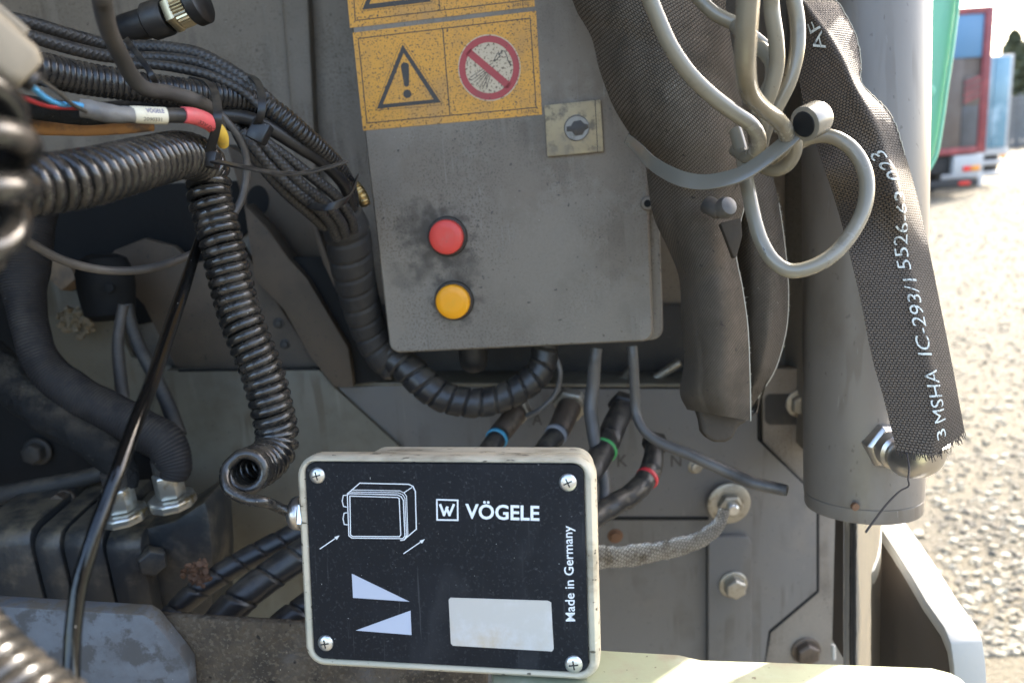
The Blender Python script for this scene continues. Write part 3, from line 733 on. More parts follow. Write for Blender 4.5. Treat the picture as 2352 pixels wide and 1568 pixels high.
# lock
lk = part('lock_plate', cbf.poly([(1251, 243), (1379, 230), (1386, 348), (1258, 360)], .0042, th=.0040), M['lock_plate'], cb, bevel=.0004)
def stain(m, spots, col):
    n, l = m.node_tree.nodes, m.node_tree.links; b = n['Principled BSDF']
    src = b.inputs['Base Color'].links[0].from_socket
    tc = n.new('ShaderNodeTexCoord'); nz = n.new('ShaderNodeTexNoise'); nz.inputs['Scale'].default_value = 120; nz.inputs['Detail'].default_value = 8
    l.new(tc.outputs['Object'], nz.inputs['Vector'])
    for (px_, pz_, r0, amt) in spots:
        d_ = n.new('ShaderNodeVectorMath'); d_.operation = 'DISTANCE'; d_.inputs[1].default_value = (px_, 0, pz_); l.new(tc.outputs['Object'], d_.inputs[0])
        ad = n.new('ShaderNodeMath'); ad.operation = 'MULTIPLY_ADD'; ad.inputs[1].default_value = r0 * 1.9; l.new(nz.outputs['Fac'], ad.inputs[0]); l.new(d_.outputs['Value'], ad.inputs[2])
        mr = n.new('ShaderNodeMapRange'); mr.interpolation_type = 'SMOOTHSTEP'; mr.inputs[1].default_value = r0 * 2.25; mr.inputs[2].default_value = r0 * 1.45
        mr.inputs[3].default_value = 0; mr.inputs[4].default_value = amt; l.new(ad.outputs[0], mr.inputs[0])
        mx = n.new('ShaderNodeMix'); mx.data_type = 'RGBA'; l.new(mr.outputs[0], mx.inputs[0]); l.new(src, mx.inputs[6]); mx.inputs[7].default_value = hexc(col); src = mx.outputs[2]
    l.new(src, b.inputs['Base Color'])
lm_ = M['body_grey'].copy(); lm_.name = 'stained_box_paint'
sp_ = []
for (px_, py_, r0, amt) in ((1010, 545, .026, .75), (960, 520, .02, .55), (1060, 620, .018, .5), (1045, 690, .020, .7), (985, 610, .016, .45), (930, 640, .014, .35), (1235, 300, .02, .35)):
    x, z = cbf.xz(px_, py_); sp_.append((x, z - cz, r0, amt))
stain(lm_, sp_, (.045, .038, .031))
sp_ = []
for (px_, py_, r0, amt) in ((1330, 60, .060, .5), (1400, 330, .045, .45), (1180, 380, .04, .35), (1000, 380, .03, .3), (1440, 560, .03, .4)):
    x, z = cbf.xz(px_, py_); sp_.append((x, z - cz, r0, amt))
stain(lm_, sp_, (.125, .096, .068))
lid_o = [o for o in cb.children if o.name == 'lid'][0]; lid_o.data.materials.clear(); lid_o.data.materials.append(lm_)
x, z = cbf.xz(1325, 295); sc = cbf.scale(1325, 295)
part('lock_barrel', lathe_mb((x, -.0041, z), (0, -1, 0), [(29 * sc, 0), (29 * sc, .0006), (27 * sc, .0010), (26.5 * sc, .0005), (14 * sc, .0004)], 32), M['lock_metal'], lk)
part('lock_wing', cbf.poly([(1302, 292), (1312, 290), (1318, 280), (1334, 277), (1342, 285), (1352, 287), (1352, 295), (1344, 300), (1338, 310), (1322, 313), (1314, 303), (1302, 303)], .0050, th=.0006), M['faded_ink'], lk, bevel=.0002)
part('lid_joint', cbf.stroke([(1367, 232), (1373, 349)], 1.6, .0043), M['faded_ink'], lk)
# buttons
for (px, py, m, nm, lb) in ((1024, 545, 'red_cap', 'push_button', 'red push button'), (1039, 694, 'yellow_cap', 'push_button', 'yellow push button below the red one')):
    x, z = cbf.xz(px, py, -.008); sc = cbf.scale(px, py) * .985
    b_ = part(nm, lathe_mb((x, 0.0, z), (0, -1, 0), [(38.5 * sc, 0), (39.2 * sc, .0065), (38.6 * sc, .0078), (36 * sc, .0086), (20 * sc, .0090)], 48), M[m], cb, lb)
    part('button_collar', lathe_mb((x, 0.0, z), (0, -1, 0), [(46 * sc, 0), (46 * sc, .0012), (44 * sc, .0024), (39.5 * sc, .0026)], 48), M['collar'], b_)
x, z = cbf.xz(1487, 467); sc = cbf.scale(1487, 467)
sb = part('lid_screw', lathe_mb((x, 0, z), (0, -1, 0), [(17 * sc, 0), (17 * sc, .0008), (14 * sc, .0022), (10 * sc, .0024)], 28), M['body_grey'], cb)
part('screw_hole', lathe_mb((x, -.0022, z), (0, -1, 0), [(8.5 * sc, 0), (8.5 * sc, .0004)], 20), M['black_cavity'], sb)
# glands under the box
zb = HB - .001
def gland(px, y0, r, h, m, label=None):
    x, _ = cbf.xz(px, 810, y0)
    return part('cable_gland', lathe_mb((x, y0, zb + .012), (0, 0, -1), [(r, 0), (r, h * .75), (r * .9, h * .9), (r * .6, h)], 24), M[m], cb, label)
gland(1087, .07, .0135, .048, 'rubber', 'black cable gland under the box')
gland(1371, .045, .0085, .016, 'brass', 'brass cable gland under the box')
gland(1250, .085, .015, .02, 'rubber')

# ================================================================== JUNCTION BOX
JP = pose((3.5467, 9.566, -1.4618), (-.03574, .11747, .38637)); jf = Face(JP)
jb = root('junction_box', 'small cream junction box with a black printed faceplate standing on the rail', 'junction box', mtx=JP)
JW, JH = .16, .1156
def jl(w, h, r, y, cx=0, cz=0): return [V(x, y, z) for x, z in rrect(w, h, r, 8, cx, cz)]
# inner corners of the face
fx = [jf.xz(*p) for p in ((702, 1057), (1338, 1070), (1355, 1552), (719, 1504))]
fx0, fx1 = (fx[0][0] + fx[3][0]) / 2, (fx[1][0] + fx[2][0]) / 2; fz1, fz0 = (fx[0][1] + fx[1][1]) / 2, (fx[2][1] + fx[3][1]) / 2
fw, fh, fcx, fcz = fx1 - fx0, fz1 - fz0, (fx0 + fx1) / 2, (fz0 + fz1) / 2
part('lid', loft_mb([jl(JW - .002, JH - .002, .010, .0145), jl(JW, JH, .011, .0125), jl(JW, JH, .011, .004), jl(JW - .0015, JH - .0015, .0105, .0014), jl(JW - .0045, JH - .0045, .0095, .0001),
                     jl(fw + .003, fh + .003, .0075, .0001, fcx, fcz), jl(fw + .0012, fh + .0012, .0065, .0008, fcx, fcz), jl(fw + .0004, fh + .0004, .006, .0022, fcx, fcz)]), M['cream'], jb)
part('lid_seam', loft_mb([jl(JW - .006, JH - .006, .009, .0165), jl(JW - .006, JH - .006, .009, .0140)]), M['face_edge'], jb)
part('housing', loft_mb([jl(.129, JH - .007, .010, .040, .0125, .0006), jl(.129, JH - .006, .010, .0180, .0125, .0006), jl(.127, JH - .008, .009, .0155, .0125, .0006)]), M['cream'], jb)
part('faceplate', loft_mb([jl(fw, fh, .0058, .0021, fcx, fcz), jl(fw, fh, .0058, .0004, fcx, fcz), jl(fw - .0008, fh - .0008, .0055, -.0001, fcx, fcz)]), M['face'], jb)
J = .00035
def b2(x, y): return (588 + x / 2.721, 991.67 + y / 2.721)
def B2(L): return [b2(*p) for p in L]
for (px, py, rp) in ((729.5, 1091, 17.5), (748.6, 1475, 17.5), (1304.6, 1107, 20.5), (1318, 1523.5, 20.5)):
    x, z = jf.xz(px, py); sc = jf.scale(px, py); r = rp * sc
    s_ = part('screw', lathe_mb((x, 0, z), (0, -1, 0), [(r, 0), (r, .0006), (r * .93, .0010), (r * .7, .0015), (r * .35, .0018)], 28), M['zinc'], jb)
    a = random.uniform(.1, .6); cr = MB()
    for q in (a, a + PI / 2):
        d_ = V(math.cos(q), 0, math.sin(q)) * r * .52; w_ = V(-math.sin(q), 0, math.cos(q)) * r * .13
        o_ = V(x, -.00195 - (.00002 if q > a else 0), z)
        prism_mb([o_ + d_ + w_ * .6, o_ - d_ + w_ * .6, o_ - d_ - w_ * .6, o_ + d_ - w_ * .6], (0, .0006, 0), cr)
    part('screw_slot', cr, M['ink'], s_)
ic = MB()
for L_, w_, cl in (([(588, 398), (884, 407), (896, 414), (906, 640), (898, 652), (604, 650), (592, 640)], 2.0, True),
                   ([(572, 392), (586, 383), (886, 391), (908, 402), (922, 425), (932, 648), (918, 664), (600, 660), (582, 646)], 2.0, True),
                   ([(588, 372), (890, 378), (918, 390), (932, 412), (942, 645), (928, 668)], 1.5, False),
                   ([(598, 360), (900, 366), (928, 380), (942, 400), (950, 640), (930, 672)], 1.5, False),
                   ([(572, 385), (650, 318), (955, 325), (982, 338), (997, 370), (1003, 605), (925, 672), (905, 675)], 2.2, False),
                   ([(928, 376), (975, 345)], 1.8, False),
                   ([(565, 393), (547, 395), (540, 430), (548, 463), (566, 467)], 1.8, False),
                   ([(568, 503), (552, 505), (545, 540), (553, 575), (572, 578)], 1.8, False)):
    jf.stroke(B2(L_), w_, J, ic, cl)
part('box_diagram', ic, M['white_print'], jb)
for a, b in (((402, 728), (508, 655)), ((925, 757), (1040, 678))):
    ar = jf.stroke(B2([a, b]), 2.0, J); tx, ty = b[0] + 16, b[1] - 11
    jf.poly(B2([(tx, ty), (b[0] - 16, b[1] - 1), (b[0] - 2, b[1] + 17)]), J, ar)
    part('arrow_mark', ar, M['white_print'], jb)
part('wedge_mark', jf.poly(B2([(600, 883), (960, 1057), (608, 1033)]), J), M['lilac_print'], jb)
part('wedge_mark', jf.poly(B2([(967, 1113), (973, 1265), (625, 1237)]), J), M['lilac_print'], jb)
lg = jf.stroke(B2([(1131, 421), (1261, 425), (1262, 549), (1133, 547)]), 3.4, J, None, True)
jf.stroke(B2([(1153, 455), (1176, 516), (1196, 470)]), 5.4, J, lg); jf.stroke(B2([(1192, 474), (1210, 516), (1236, 455)]), 5.4, J, lg)
part('logo_mark', lg, M['white_print'], jb)
part('logo_lettering', jf.text('VÖGELE', (1069, 1189), (1239, 1194), (0, -33), J, .022), M['white_print'], jb)
part('origin_lettering', jf.text('Made in Germany', (1321, 1425), (1314, 1206), (-21.5, .4), J, .008), M['white_print'], jb)
part('blank_label', jf.poly([(1035, 1371), (1258, 1378), (1266, 1382), (1272, 1488), (1268, 1494), (1041, 1481), (1036, 1476), (1031, 1376)], J + .0001, th=.0003), M['silver_label'], jb)
gx, gz = jf.xz(684, 1153, .03)
gl = part('cable_gland', lathe_mb((-JW / 2 - .0012, .0095, gz), (-1, 0, 0), [(.0088, 0), (.0094, .0008), (.0094, .0035), (.0086, .0056), (.0066, .0072), (.0035, .0078)], 28), M['nickel'], jb)
part('gland_hex', lathe_mb((-JW / 2 + .0018, .0095, gz), (-1, 0, 0), [(.0100, 0), (.0100, .0024), (.0094, .0028)], 6, start=.2), M['zinc'], gl)
GL = JP @ V(-JW / 2 - .0088, .0095, gz)

# ================================================================== HELICAL CABLES
def helix(path, R, pitch, phase=0.0, hand=1, per=18, up0=None):
    L = np.sum(np.linalg.norm(np.diff(path[:, :3], axis=0), axis=1)); turns = L / pitch
    n = int(turns * per) + 2
    c = catmull(path, n) if len(path) != n else path
    T, N, B = frames(c[:, :3], up0)
    a = phase + hand * 2 * PI * turns * np.linspace(0, 1, n)
    RR = c[:, 3] if c.shape[1] > 3 else np.full(n, R)
    return c[:, :3] + RR[:, None] * (np.cos(a)[:, None] * N + np.sin(a)[:, None] * B)
def dense(pts, n=400): return px_path(pts, n)

RC, WR = .0097, .00295
cp = dense([(-90, 445, .265), (0, 436, .28), (60, 428, .29), (200, 408, .315), (333, 374, .355), (420, 356, .392), (462, 372, .412), (478, 402, .42), (481, 450, .42), (497, 510, .422), (511, 565, .422), (541, 690, .425), (566, 765, .425), (604, 860, .428), (626, 945, .430), (637, 1000, .432), (630, 1036, .428), (606, 1062, .418), (578, 1077, .404), (562, 1084, .388)], 700)
hx = helix(cp, RC, .00555, 1.2, 1, 18)
def near(h, px, py, k=40):
    best = None
    for i in range(len(h) - k, len(h)):
        w = Vector(h[i]) - CAM; z_ = w.dot(_fwd); x_ = 1176 + F * w.dot(RT) / z_; y_ = 784 - F * w.dot(UP) / z_
        d_ = math.hypot(x_ - px, y_ - py)
        if best is None or d_ < best[0]: best = (d_, i)
    return best[1]
i_end = near(hx, 512, 1085)
end = hx[i_end]
tail = catmull([hx[i_end - 3], end] + [list(P(x, y, d)) for x, y, d in ((524, 1122, .382), (566, 1146, .382), (612, 1153, .384))] + [list(GL), list(GL + (JP.to_3x3() @ V(.004, 0, 0)))], 60)
allp = np.vstack([hx[:i_end - 3], tail])
thing('spiral_cable', 'glossy black spiral cable hanging in a curl beside the junction box', 'coiled cable', tube_mb(allp, WR, 10), M['vinyl'])
cp = dense([(-330, 190, .205), (-180, 225, .19), (-102, 290, .182), (-86, 385, .18), (-108, 480, .182), (-190, 540, .19), (-330, 570, .205)], 300)
thing('spiral_cable', 'blurred black spiral cable coils at the left edge, closest to the camera', 'coiled cable', tube_mb(helix(cp, .0134, .0078, .4, 1, 22), .0038, 12), M['vinyl'])
cp = dense([(-190, 1360, .21), (-120, 1450, .205), (-60, 1525, .20), (20, 1600, .195), (110, 1670, .19), (220, 1740, .185)], 300)
thing('spiral_cable', 'blurred black spiral cable in the bottom left corner before the worn plate', 'coiled cable', tube_mb(helix(cp, .0098, .0056, .9, 1, 20), .0028, 12), M['vinyl'])

# ================================================================== LOOSE CABLES, LEFT
cable('black_cable', 'shiny stiff black cable running down in front of the worn steel plate', 'cable',
      [(470, 512, .435, 9), (460, 545, .43, 10), (441, 605, .415, 12.5), (413, 689, .385, 15), (379, 789, .35, 16), (348, 880, .32, 16.5), (311, 973, .30, 17), (272, 1079, .285, 17.5), (247, 1145, .28, 17.5), (222, 1212, .275, 18), (201, 1279, .272, 18.5), (182, 1345, .27, 18.5), (170, 1429, .268, 18.5), (165, 1512, .266, 18.5), (164, 1660, .262, 19)], M['gloss_cable'], 120, 18)
cable('sagging_cable', 'thin dull grey cable sagging across the engine opening', 'cable',
      [(-60, 470, .33, 11), (10, 522, .35, 11), (67, 556, .365, 10.5), (133, 593, .38, 10.5), (200, 614, .395, 10.5), (267, 622, .41, 10), (333, 618, .425, 10), (400, 600, .44, 9.5), (455, 575, .452, 9), (510, 525, .465, 8.5), (547, 475, .472, 8.5), (562, 430, .472, 8.5), (567, 377, .468, 8.5), (558, 332, .462, 8.5), (535, 296, .455, 8.5), (505, 262, .45, 9)], M['thin_cable'], 110, 12)
cable('round_cable', 'thick dusty black cable crossing the corrugated conduit from the top edge', 'cable',
      [(226, -60, .29, 23), (236, 10, .30, 22), (250, 70, .315, 20), (278, 130, .335, 19), (305, 178, .35, 18.5), (335, 205, .36, 18), (385, 213, .375, 17.5), (440, 228, .39, 17), (478, 246, .405, 15), (500, 270, .42, 12), (510, 300, .43, 10)], M['dusty_cable'], 90, 16)
# identification cable with its loose wires
sg = root('sensor_cable', 'thin cable with red and blue wires, cream tag, red and yellow sleeves', 'cable')
cable('wire', 'red wire', None, [(10, 200, .22, 5), (40, 217, .25, 5), (75, 233, .28, 4.8), (118, 246, .31, 4.6), (165, 249, .335, 4.2), (195, 251, .345, 4)], M['red_wire'], 30, 10, parent=sg)
cable('wire', 'blue wire', None, [(55, 178, .23, 7), (80, 205, .25, 7), (108, 227, .28, 6.6), (143, 240, .31, 6.2), (176, 240, .33, 6), (205, 249, .342, 6)], M['blue_wire'], 30, 10, parent=sg)
cable('wire', 'dark olive wire', None, [(70, 165, .235, 5.5), (98, 187, .255, 5.5), (135, 214, .29, 5), (166, 240, .315, 4.8), (196, 256, .335, 4.8)], M['brown_wire'], 30, 10, parent=sg)
cable('shrink_tube', None, None, [(184, 248, .338, 21), (210, 252, .340, 22), (245, 260, .343, 22), (275, 263, .346, 19), (306, 264, .350, 18)], M['shrink_grey'], 30, 18, lumpy(.03, 300, 2), parent=sg)
pts_l = [(300, 263, .350, 19), (320, 264, .352, 19.5), (350, 265.5, .356, 19.5), (381, 266, .360, 19)]
cable('cable_tag', None, None, pts_l, M['label_cream'], 24, 24, parent=sg)
cable('cable_core', None, None, [(372, 265, .360, 17), (400, 265, .364, 17), (430, 266, .368, 17)], M['rubber'], 12, 16, parent=sg)
cable('marker_sleeve', 'red sleeve', None, [(420, 264, .366, 18.5), (445, 267, .371, 19), (470, 276, .378, 19), (490, 288, .386, 18)], M['red_sleeve'], 24, 18, parent=sg)
cable('marker_sleeve', 'yellow sleeve', None, [(482, 286, .386, 16), (500, 300, .392, 17), (509, 315, .398, 15.5), (513, 332, .404, 12)], M['yellow_sleeve'], 20, 16, parent=sg)
def wrap_text(s, c_pts, rpx, t0, t1, a0, hpx, m, name, parent, bold=0.0, lift=1.02):
    """letters laid round a cable: t0..t1 along it, a0 the picture offset of the base line, hpx the letter height"""
    v, fs = text_geo(s, bold); rows = [(p[0], p[1], p[2], p[3] * p[2] / F) for p in c_pts]
    c = px_path(rows, 60); out = []
    for x, y in v:
        t = t0 + (t1 - t0) * x; q = np.array([np.interp(t, np.linspace(0, 1, 60), c[:, k]) for k in range(4)])
        tan = Vector(c[min(59, int(t * 59) + 1)][:3]) - Vector(c[max(0, int(t * 59) - 1)][:3]); tan.normalize()
        toc = (CAM - Vector(q[:3])).normalized(); up = toc.cross(tan).normalized()
        if up.dot(UP) < 0: up = -up
        toc = (tan.cross(up)).normalized();  toc = toc if toc.dot(CAM - Vector(q[:3])) > 0 else -toc
        ang = (a0 + hpx * y) / rpx
        out.append(Vector(q[:3]) + (up * math.sin(ang) + toc * math.cos(ang)) * q[3] * lift)
    return part(name, MB().add(out, fs), m, parent)
wrap_text('2090331', pts_l, 19, .28, .80, -13, 9, M['ink'], 'tag_number', sg)
wrap_text('VÖGELE', pts_l, 19, .36, .90, 6, 10, M['blue_ink'], 'tag_lettering', sg, .015)
wrap_text('32V DC', [(420, 264, .366, 18.5), (445, 267, .371, 19), (470, 276, .378, 19), (490, 288, .386, 18)], 19, .30, .86, -14, 9, M['ink'], 'sleeve_lettering', sg)
# beige connector close to the camera
cn = root('cable_connector', 'blurred dusty beige plug at the left edge above the red wire', 'connector')
ax0, ax1 = P(-70, 70, .215), P(66, 180, .225)
dv = (ax1 - ax0); Lc = dv.length; dv.normalize(); sv = (UP - dv * UP.dot(dv)).normalized(); bv = dv.cross(sv)
cm = Matrix(((dv.x, bv.x, sv.x, ax0.x), (dv.y, bv.y, sv.y, ax0.y), (dv.z, bv.z, sv.z, ax0.z), (0, 0, 0, 1)))
def sec(t, w, h, r): return [cm @ V(t, x, z) for x, z in rrect(w, h, r, 5)]
part('plug_body', loft_mb([sec(-.01, .016, .019, .004), sec(Lc * .8, .015, .016, .004), sec(Lc * .97, .0125, .0125, .004), sec(Lc, .008, .008, .003)]), M['beige_conn'], cn)
part('latch_rib', box_mb((-.01, -.003, .0085), (Lc * .55, .003, .0115), mtx=cm), M['beige_conn'], cn, bevel=.0008)
part('latch_rib', box_mb((-.01, -.0095, .001), (Lc * .62, -.0070, .0055), mtx=cm), M['beige_conn'], cn, bevel=.0008)
part('wire_seal', lathe_mb(ax1 - dv * .0005, dv, [(.0035, 0), (.0035, .0022), (.0028, .003)], 18), M['rubber'], cn)
# orange sleeve under the looms
cable('orange_hose', 'dirty orange conduit end lying under the black looms', 'hose', [(25, 288, .44, 20), (80, 290, .45, 20), (130, 292, .46, 19), (200, 294, .47, 18), (290, 292, .48, 15), (350, 288, .49, 13)], M['orange_hose'], 40, 16)
# plug with the knurled brass ring
pg = root('angled_plug', 'black angled cable plug with a knurled brass ring at the top', 'plug')
a0, a1 = P(292, 68, .50), P(425, 24, .492)
dA = (a1 - a0).normalized()
part('plug_shell', lathe_mb(a0 - dA * .004, dA, [(.009, 0), (.0098, .002), (.0098, .020), (.0120, .022), (.0120, .034), (.0105, .036)], 28), M['rubber'], pg)
dB = (dA + V(.05, .0, .10)).normalized(); kA = a0 + dA * .034
part('hex_collar', lathe_mb(kA, dB, [(.0118, 0), (.0122, .001), (.0122, .005), (.0112, .006)], 6), M['gold_nickel'], pg)
kn = MB(); seg = 64; vs_ = []
for h, rr in ((.006, .0108), (.0065, .0112), (.0145, .0112), (.015, .0108)):
    u = V(0, 0, 1); u = (u - dB * u.dot(dB)).normalized(); w_ = dB.cross(u)
    for j in range(seg):
        a = 2 * PI * j / seg; r_ = rr * (1 if j % 2 else .93); vs_.append(kA + dB * h + (u * math.cos(a) + w_ * math.sin(a)) * r_)
kn.add(vs_, [(i * seg + j, i * seg + (j + 1) % seg, (i + 1) * seg + (j + 1) % seg, (i + 1) * seg + j) for i in range(3) for j in range(seg)] + [tuple(range(seg))[::-1], tuple(3 * seg + j for j in range(seg))])
part('knurled_ring', kn, M['gold_nickel'], pg, smooth=20)
part('end_cap', lathe_mb(kA + dB * .0155, dB, [(.0125, 0), (.0138, .0015), (.0138, .008), (.012, .0095)], 36), M['rubber'], pg)

# ================================================================== LOOM
def braid(label, pts, group='braided looms'):
    return cable('braided_loom', label, 'cable loom', pts, M['braid'], int(length(pts) / .00042), 44, braidf(5, .0036, .085), group=group)
braid('braided black loom along the top edge of the bundle', [(-60, 20, .40, 15), (0, 36, .41, 15), (67, 52, .42, 15), (150, 76, .435, 14.5), (217, 95, .45, 14.5), (283, 107, .46, 15), (367, 110, .465, 16), (450, 123, .47, 16), (505, 148, .475, 15.5), (560, 182, .48, 15), (610, 222, .485, 14), (680, 290, .50, 12)])
braid('braided black loom second from the top of the bundle', [(-60, 48, .395, 16), (0, 66, .40, 16), (83, 88, .415, 16), (167, 112, .43, 15.5), (240, 128, .445, 15), (310, 132, .455, 14), (385, 134, .462, 13), (460, 146, .468, 13), (530, 180, .475, 13), (590, 215, .482, 13)])
braid('thin braided black loom just above the corrugated conduit', [(290, 150, .448, 11), (340, 148, .45, 11), (400, 155, .455, 11.5), (467, 169, .46, 11.5), (510, 186, .465, 11), (560, 212, .47, 10), (600, 250, .475, 9)])
braid('braided black loom beside the smooth hose, first of the descending four', [(580, 290, .485, 12), (615, 328, .49, 12), (659, 361, .50, 12.5), (715, 405, .515, 13), (771, 450, .535, 13), (803, 496, .555, 13), (812, 530, .57, 13)])
braid('braided black loom in the middle of the descending four', [(570, 296, .48, 12), (604, 332, .485, 12), (651, 380, .495, 12.5), (701, 430, .51, 13), (751, 470, .53, 13), (783, 512, .55, 13), (792, 540, .565, 13)])
braid('braided black loom third of the descending four', [(555, 300, .478, 13), (587, 344, .483, 13), (631, 394, .495, 13.5), (687, 444, .51, 14), (735, 482, .53, 14), (762, 515, .55, 14), (774, 545, .565, 14)])
braid('dark braided loom at the outer lower side of the descending four', [(535, 285, .48, 13), (560, 330, .488, 14), (604, 385, .50, 14), (655, 440, .515, 14), (712, 490, .535, 14), (745, 520, .555, 13)])
pts = [(-70, 120, .37, 36), (0, 140, .38, 38), (80, 155, .39, 39), (180, 178, .41, 38), (300, 197, .43, 35), (417, 211, .45, 32), (533, 224, .475, 31), (590, 236, .485, 29), (640, 262, .49, 26), (690, 303, .50, 24), (743, 348, .52, 20), (779, 383, .54, 17), (803, 425, .56, 15), (812, 470, .58, 14)]
cable('corrugated_conduit', 'fat black corrugated conduit running through the bundle to the control box', 'conduit', pts, M['conduit'], int(length(pts) / .0034 * 9), 26, corr(.0034, .10))
cable('smooth_hose', 'smooth black hose between the conduit and the braided looms', 'hose', [(480, 262, .47, 17), (560, 270, .48, 17), (615, 292, .488, 17), (687, 337, .505, 16), (743, 374, .525, 15), (790, 425, .55, 14), (808, 480, .57, 13)], M['rubber'], 60, 16)
cable('under_hose', 'sooty black hose at the bottom of the bundle', 'hose', [(-60, 225, .42, 26), (60, 245, .43, 26), (200, 262, .45, 25), (340, 250, .465, 22), (470, 262, .478, 20), (560, 300, .49, 18), (640, 380, .51, 16)], M['textile_plain'], 60, 16)
pts = [(778, 478, .585, 44), (795, 520, .592, 52), (802, 560, .60, 52), (811, 620, .615, 49), (827, 690, .635, 45), (850, 760, .655, 42), (880, 815, .665, 40), (905, 840, .67, 38)]
cable('taped_hose', 'black loom wrapped in cloth tape going down behind the control box', 'hose', pts, M['tape'], 150, 32, spiral(.016, .06, .16, -1))
pts = [(878, 800, .664, 34), (908, 826, .664, 36), (939, 848, .662, 37), (977, 884, .66, 37), (1016, 910, .66, 36), (1058, 922, .66, 35), (1100, 925, .66, 34), (1145, 916, .66, 33), (1187, 897, .66, 33), (1226, 868, .66, 33), (1247, 835, .66, 32), (1252, 790, .66, 31)]
cable('spiral_wrapped_hose', 'black spiral wrapped loom curving under the control box', 'hose', pts, M['wrap'], 220, 36, spiral(.0135, .12, .12, 1))
cable('grey_wire', 'thin grey wire beside the curved loom under the control box', 'wire', [(1268, 800, .66, 6), (1276, 820, .66, 6), (1287, 857, .66, 6), (1276, 903, .665, 6), (1242, 939, .67, 6), (1210, 955, .68, 6)], M['grey_lead'], 30, 10)
cable('brass_fitting', 'short brown brass hose end poking out beside the control box', 'fitting', [(812, 425, .60, 15), (824, 441, .60, 16), (834, 458, .60, 15), (840, 472, .60, 12)], M['brass'], 24, 16, corr(.0022, .12))
# cable ties
def tie(name, label, strap_pts, wdir, width, head=None, hr=.0035, m='tie_black', group='black cable ties', n=60, thick=.0013, hdir=None, tail=None):
    t = root(name, label, 'cable tie', group)
    c = px_path(strap_pts, n)
    part('strap', ribbon_mb(c, wdir, width, thick), M[m], t, bevel=.0003)
    if tail is not None:
        part('tail', ribbon_mb(px_path(tail[0], 40), tail[1], tail[2], .0012), M[m], t, bevel=.0002)
    if head:
        h = P(*head); X = Vector(hdir[0]).normalized(); Z = Vector(hdir[1]); Z = (Z - X * Z.dot(X)).normalized(); Y_ = Z.cross(X)
        hm = Matrix(((X.x, Y_.x, Z.x, h.x), (X.y, Y_.y, Z.y, h.y), (X.z, Y_.z, Z.z, h.z), (0, 0, 0, 1)))
        part('head', box_mb((-hr, -hr * .8, -hr * 1.15), (hr, hr * .8, hr * 1.15), mtx=hm), M[m], t, bevel=hr * .25)
    return t
tie('cable_tie', 'black cable tie round the red sleeve and the spiral cable, its long tail pointing right',
    [(440, 178, .435), (470, 186, .41), (490, 205, .395), (498, 235, .385), (500, 270, .38), (494, 305, .385), (484, 340, .392), (480, 368, .398)], (RT * 1.0 + _fwd * .3)[:], [.0034, .0036, .0042, .0046, .0046], (483, 366, .396), .0040, hdir=(RT - UP * .2, UP + RT * .15),
    tail=([(488, 370, .394), (520, 376, .392), (570, 386, .39), (630, 397, .392), (690, 398, .395), (750, 385, .40), (798, 371, .405)], (UP * .5 + _fwd * .8)[:], [.0042, .0042, .0042, .0044, .0030]))
tie('cable_tie', 'black cable tie gathering the upper bundle above the braided looms',
    [(566, 172, .50), (584, 180, .472), (596, 200, .458), (602, 230, .452), (600, 262, .452), (590, 285, .458), (580, 300, .47)], (RT + _fwd * .2)[:], .0046, (597, 303, .462), .0058, hdir=(RT - UP * .5, UP + RT * .5))
tie('cable_tie', 'black cable tie gathering the looms just above the tape',
    [(820, 405, .56), (812, 432, .528), (800, 455, .512), (775, 470, .505), (745, 477, .505), (715, 472, .515), (702, 462, .53)], (UP * .85 + RT * .5)[:], .0052)
tie('cable_tie', 'narrow black cable tie slanting over the looms left of the plug',
    [(290, 90, .445), (302, 108, .432), (320, 130, .428), (338, 156, .424), (352, 180, .424), (360, 198, .44)], (RT + UP * .6)[:], .0034)

# ================================================================== TEXTILE HOSES, ENGINE BAY
cable('textile_hose', 'ribbed black textile covered hose at the left edge running to the right pump fitting', 'hose',
      [(70, 470, .62, 58), (62, 540, .615, 56), (56, 620, .61, 50), (60, 700, .605, 42), (78, 785, .60, 40), (110, 850, .60, 41), (165, 896, .60, 43), (240, 938, .60, 45), (320, 980, .60, 47), (380, 1020, .60, 45), (403, 1070, .60, 36), (398, 1100, .60, 28)], M['textile_black'], 760, 28, ribf(.0024, .035, lumpy(.035, 55, 1)))
cable('textile_hose', 'sooty black hose below the ribbed one running to the left pump fitting', 'hose',
      [(-60, 800, .63, 50), (0, 850, .62, 48), (50, 900, .61, 46), (117, 950, .60, 45), (190, 995, .60, 45), (250, 1040, .60, 42), (282, 1085, .60, 33), (286, 1120, .60, 26)], M['textile_plain'], 120, 28, lumpy(.04, 60, 5))
cable('thin_hose', 'thin grey green hose hanging straight down in the engine opening', 'hose', [(284, 700, .66, 12), (277, 740, .66, 13), (271, 790, .66, 13), (275, 850, .66, 14), (283, 915, .66, 15)], M['thin_cable'], 200, 12, corr(.0016, .06))
cable('thin_hose', 'thin dark hose curving right behind the shiny cable', 'hose', [(292, 700, .665, 13), (302, 745, .665, 14), (322, 800, .665, 15), (360, 873, .66, 16), (390, 939, .66, 17), (410, 1000, .655, 19)], M['dark_steel'], 240, 14, corr(.0018, .05))
mo = root('solenoid_valve', 'black grimy valve body in the engine opening', 'valve')
c0_ = P(262, 690, .72)
part('coil_housing', lathe_mb(P(255, 735, .70), (.02, .1, 1), [(.014, 0), (.022, .006), (.025, .03), (.025, .045), (.02, .058), (.012, .062)], 20), M['black_cavity'], mo)
part('plug_socket', prism_mb([P(200, 640, .695), P(255, 610, .695), P(262, 690, .695), P(212, 700, .695)], _fwd * .03), M['black_cavity'], mo, bevel=.003)
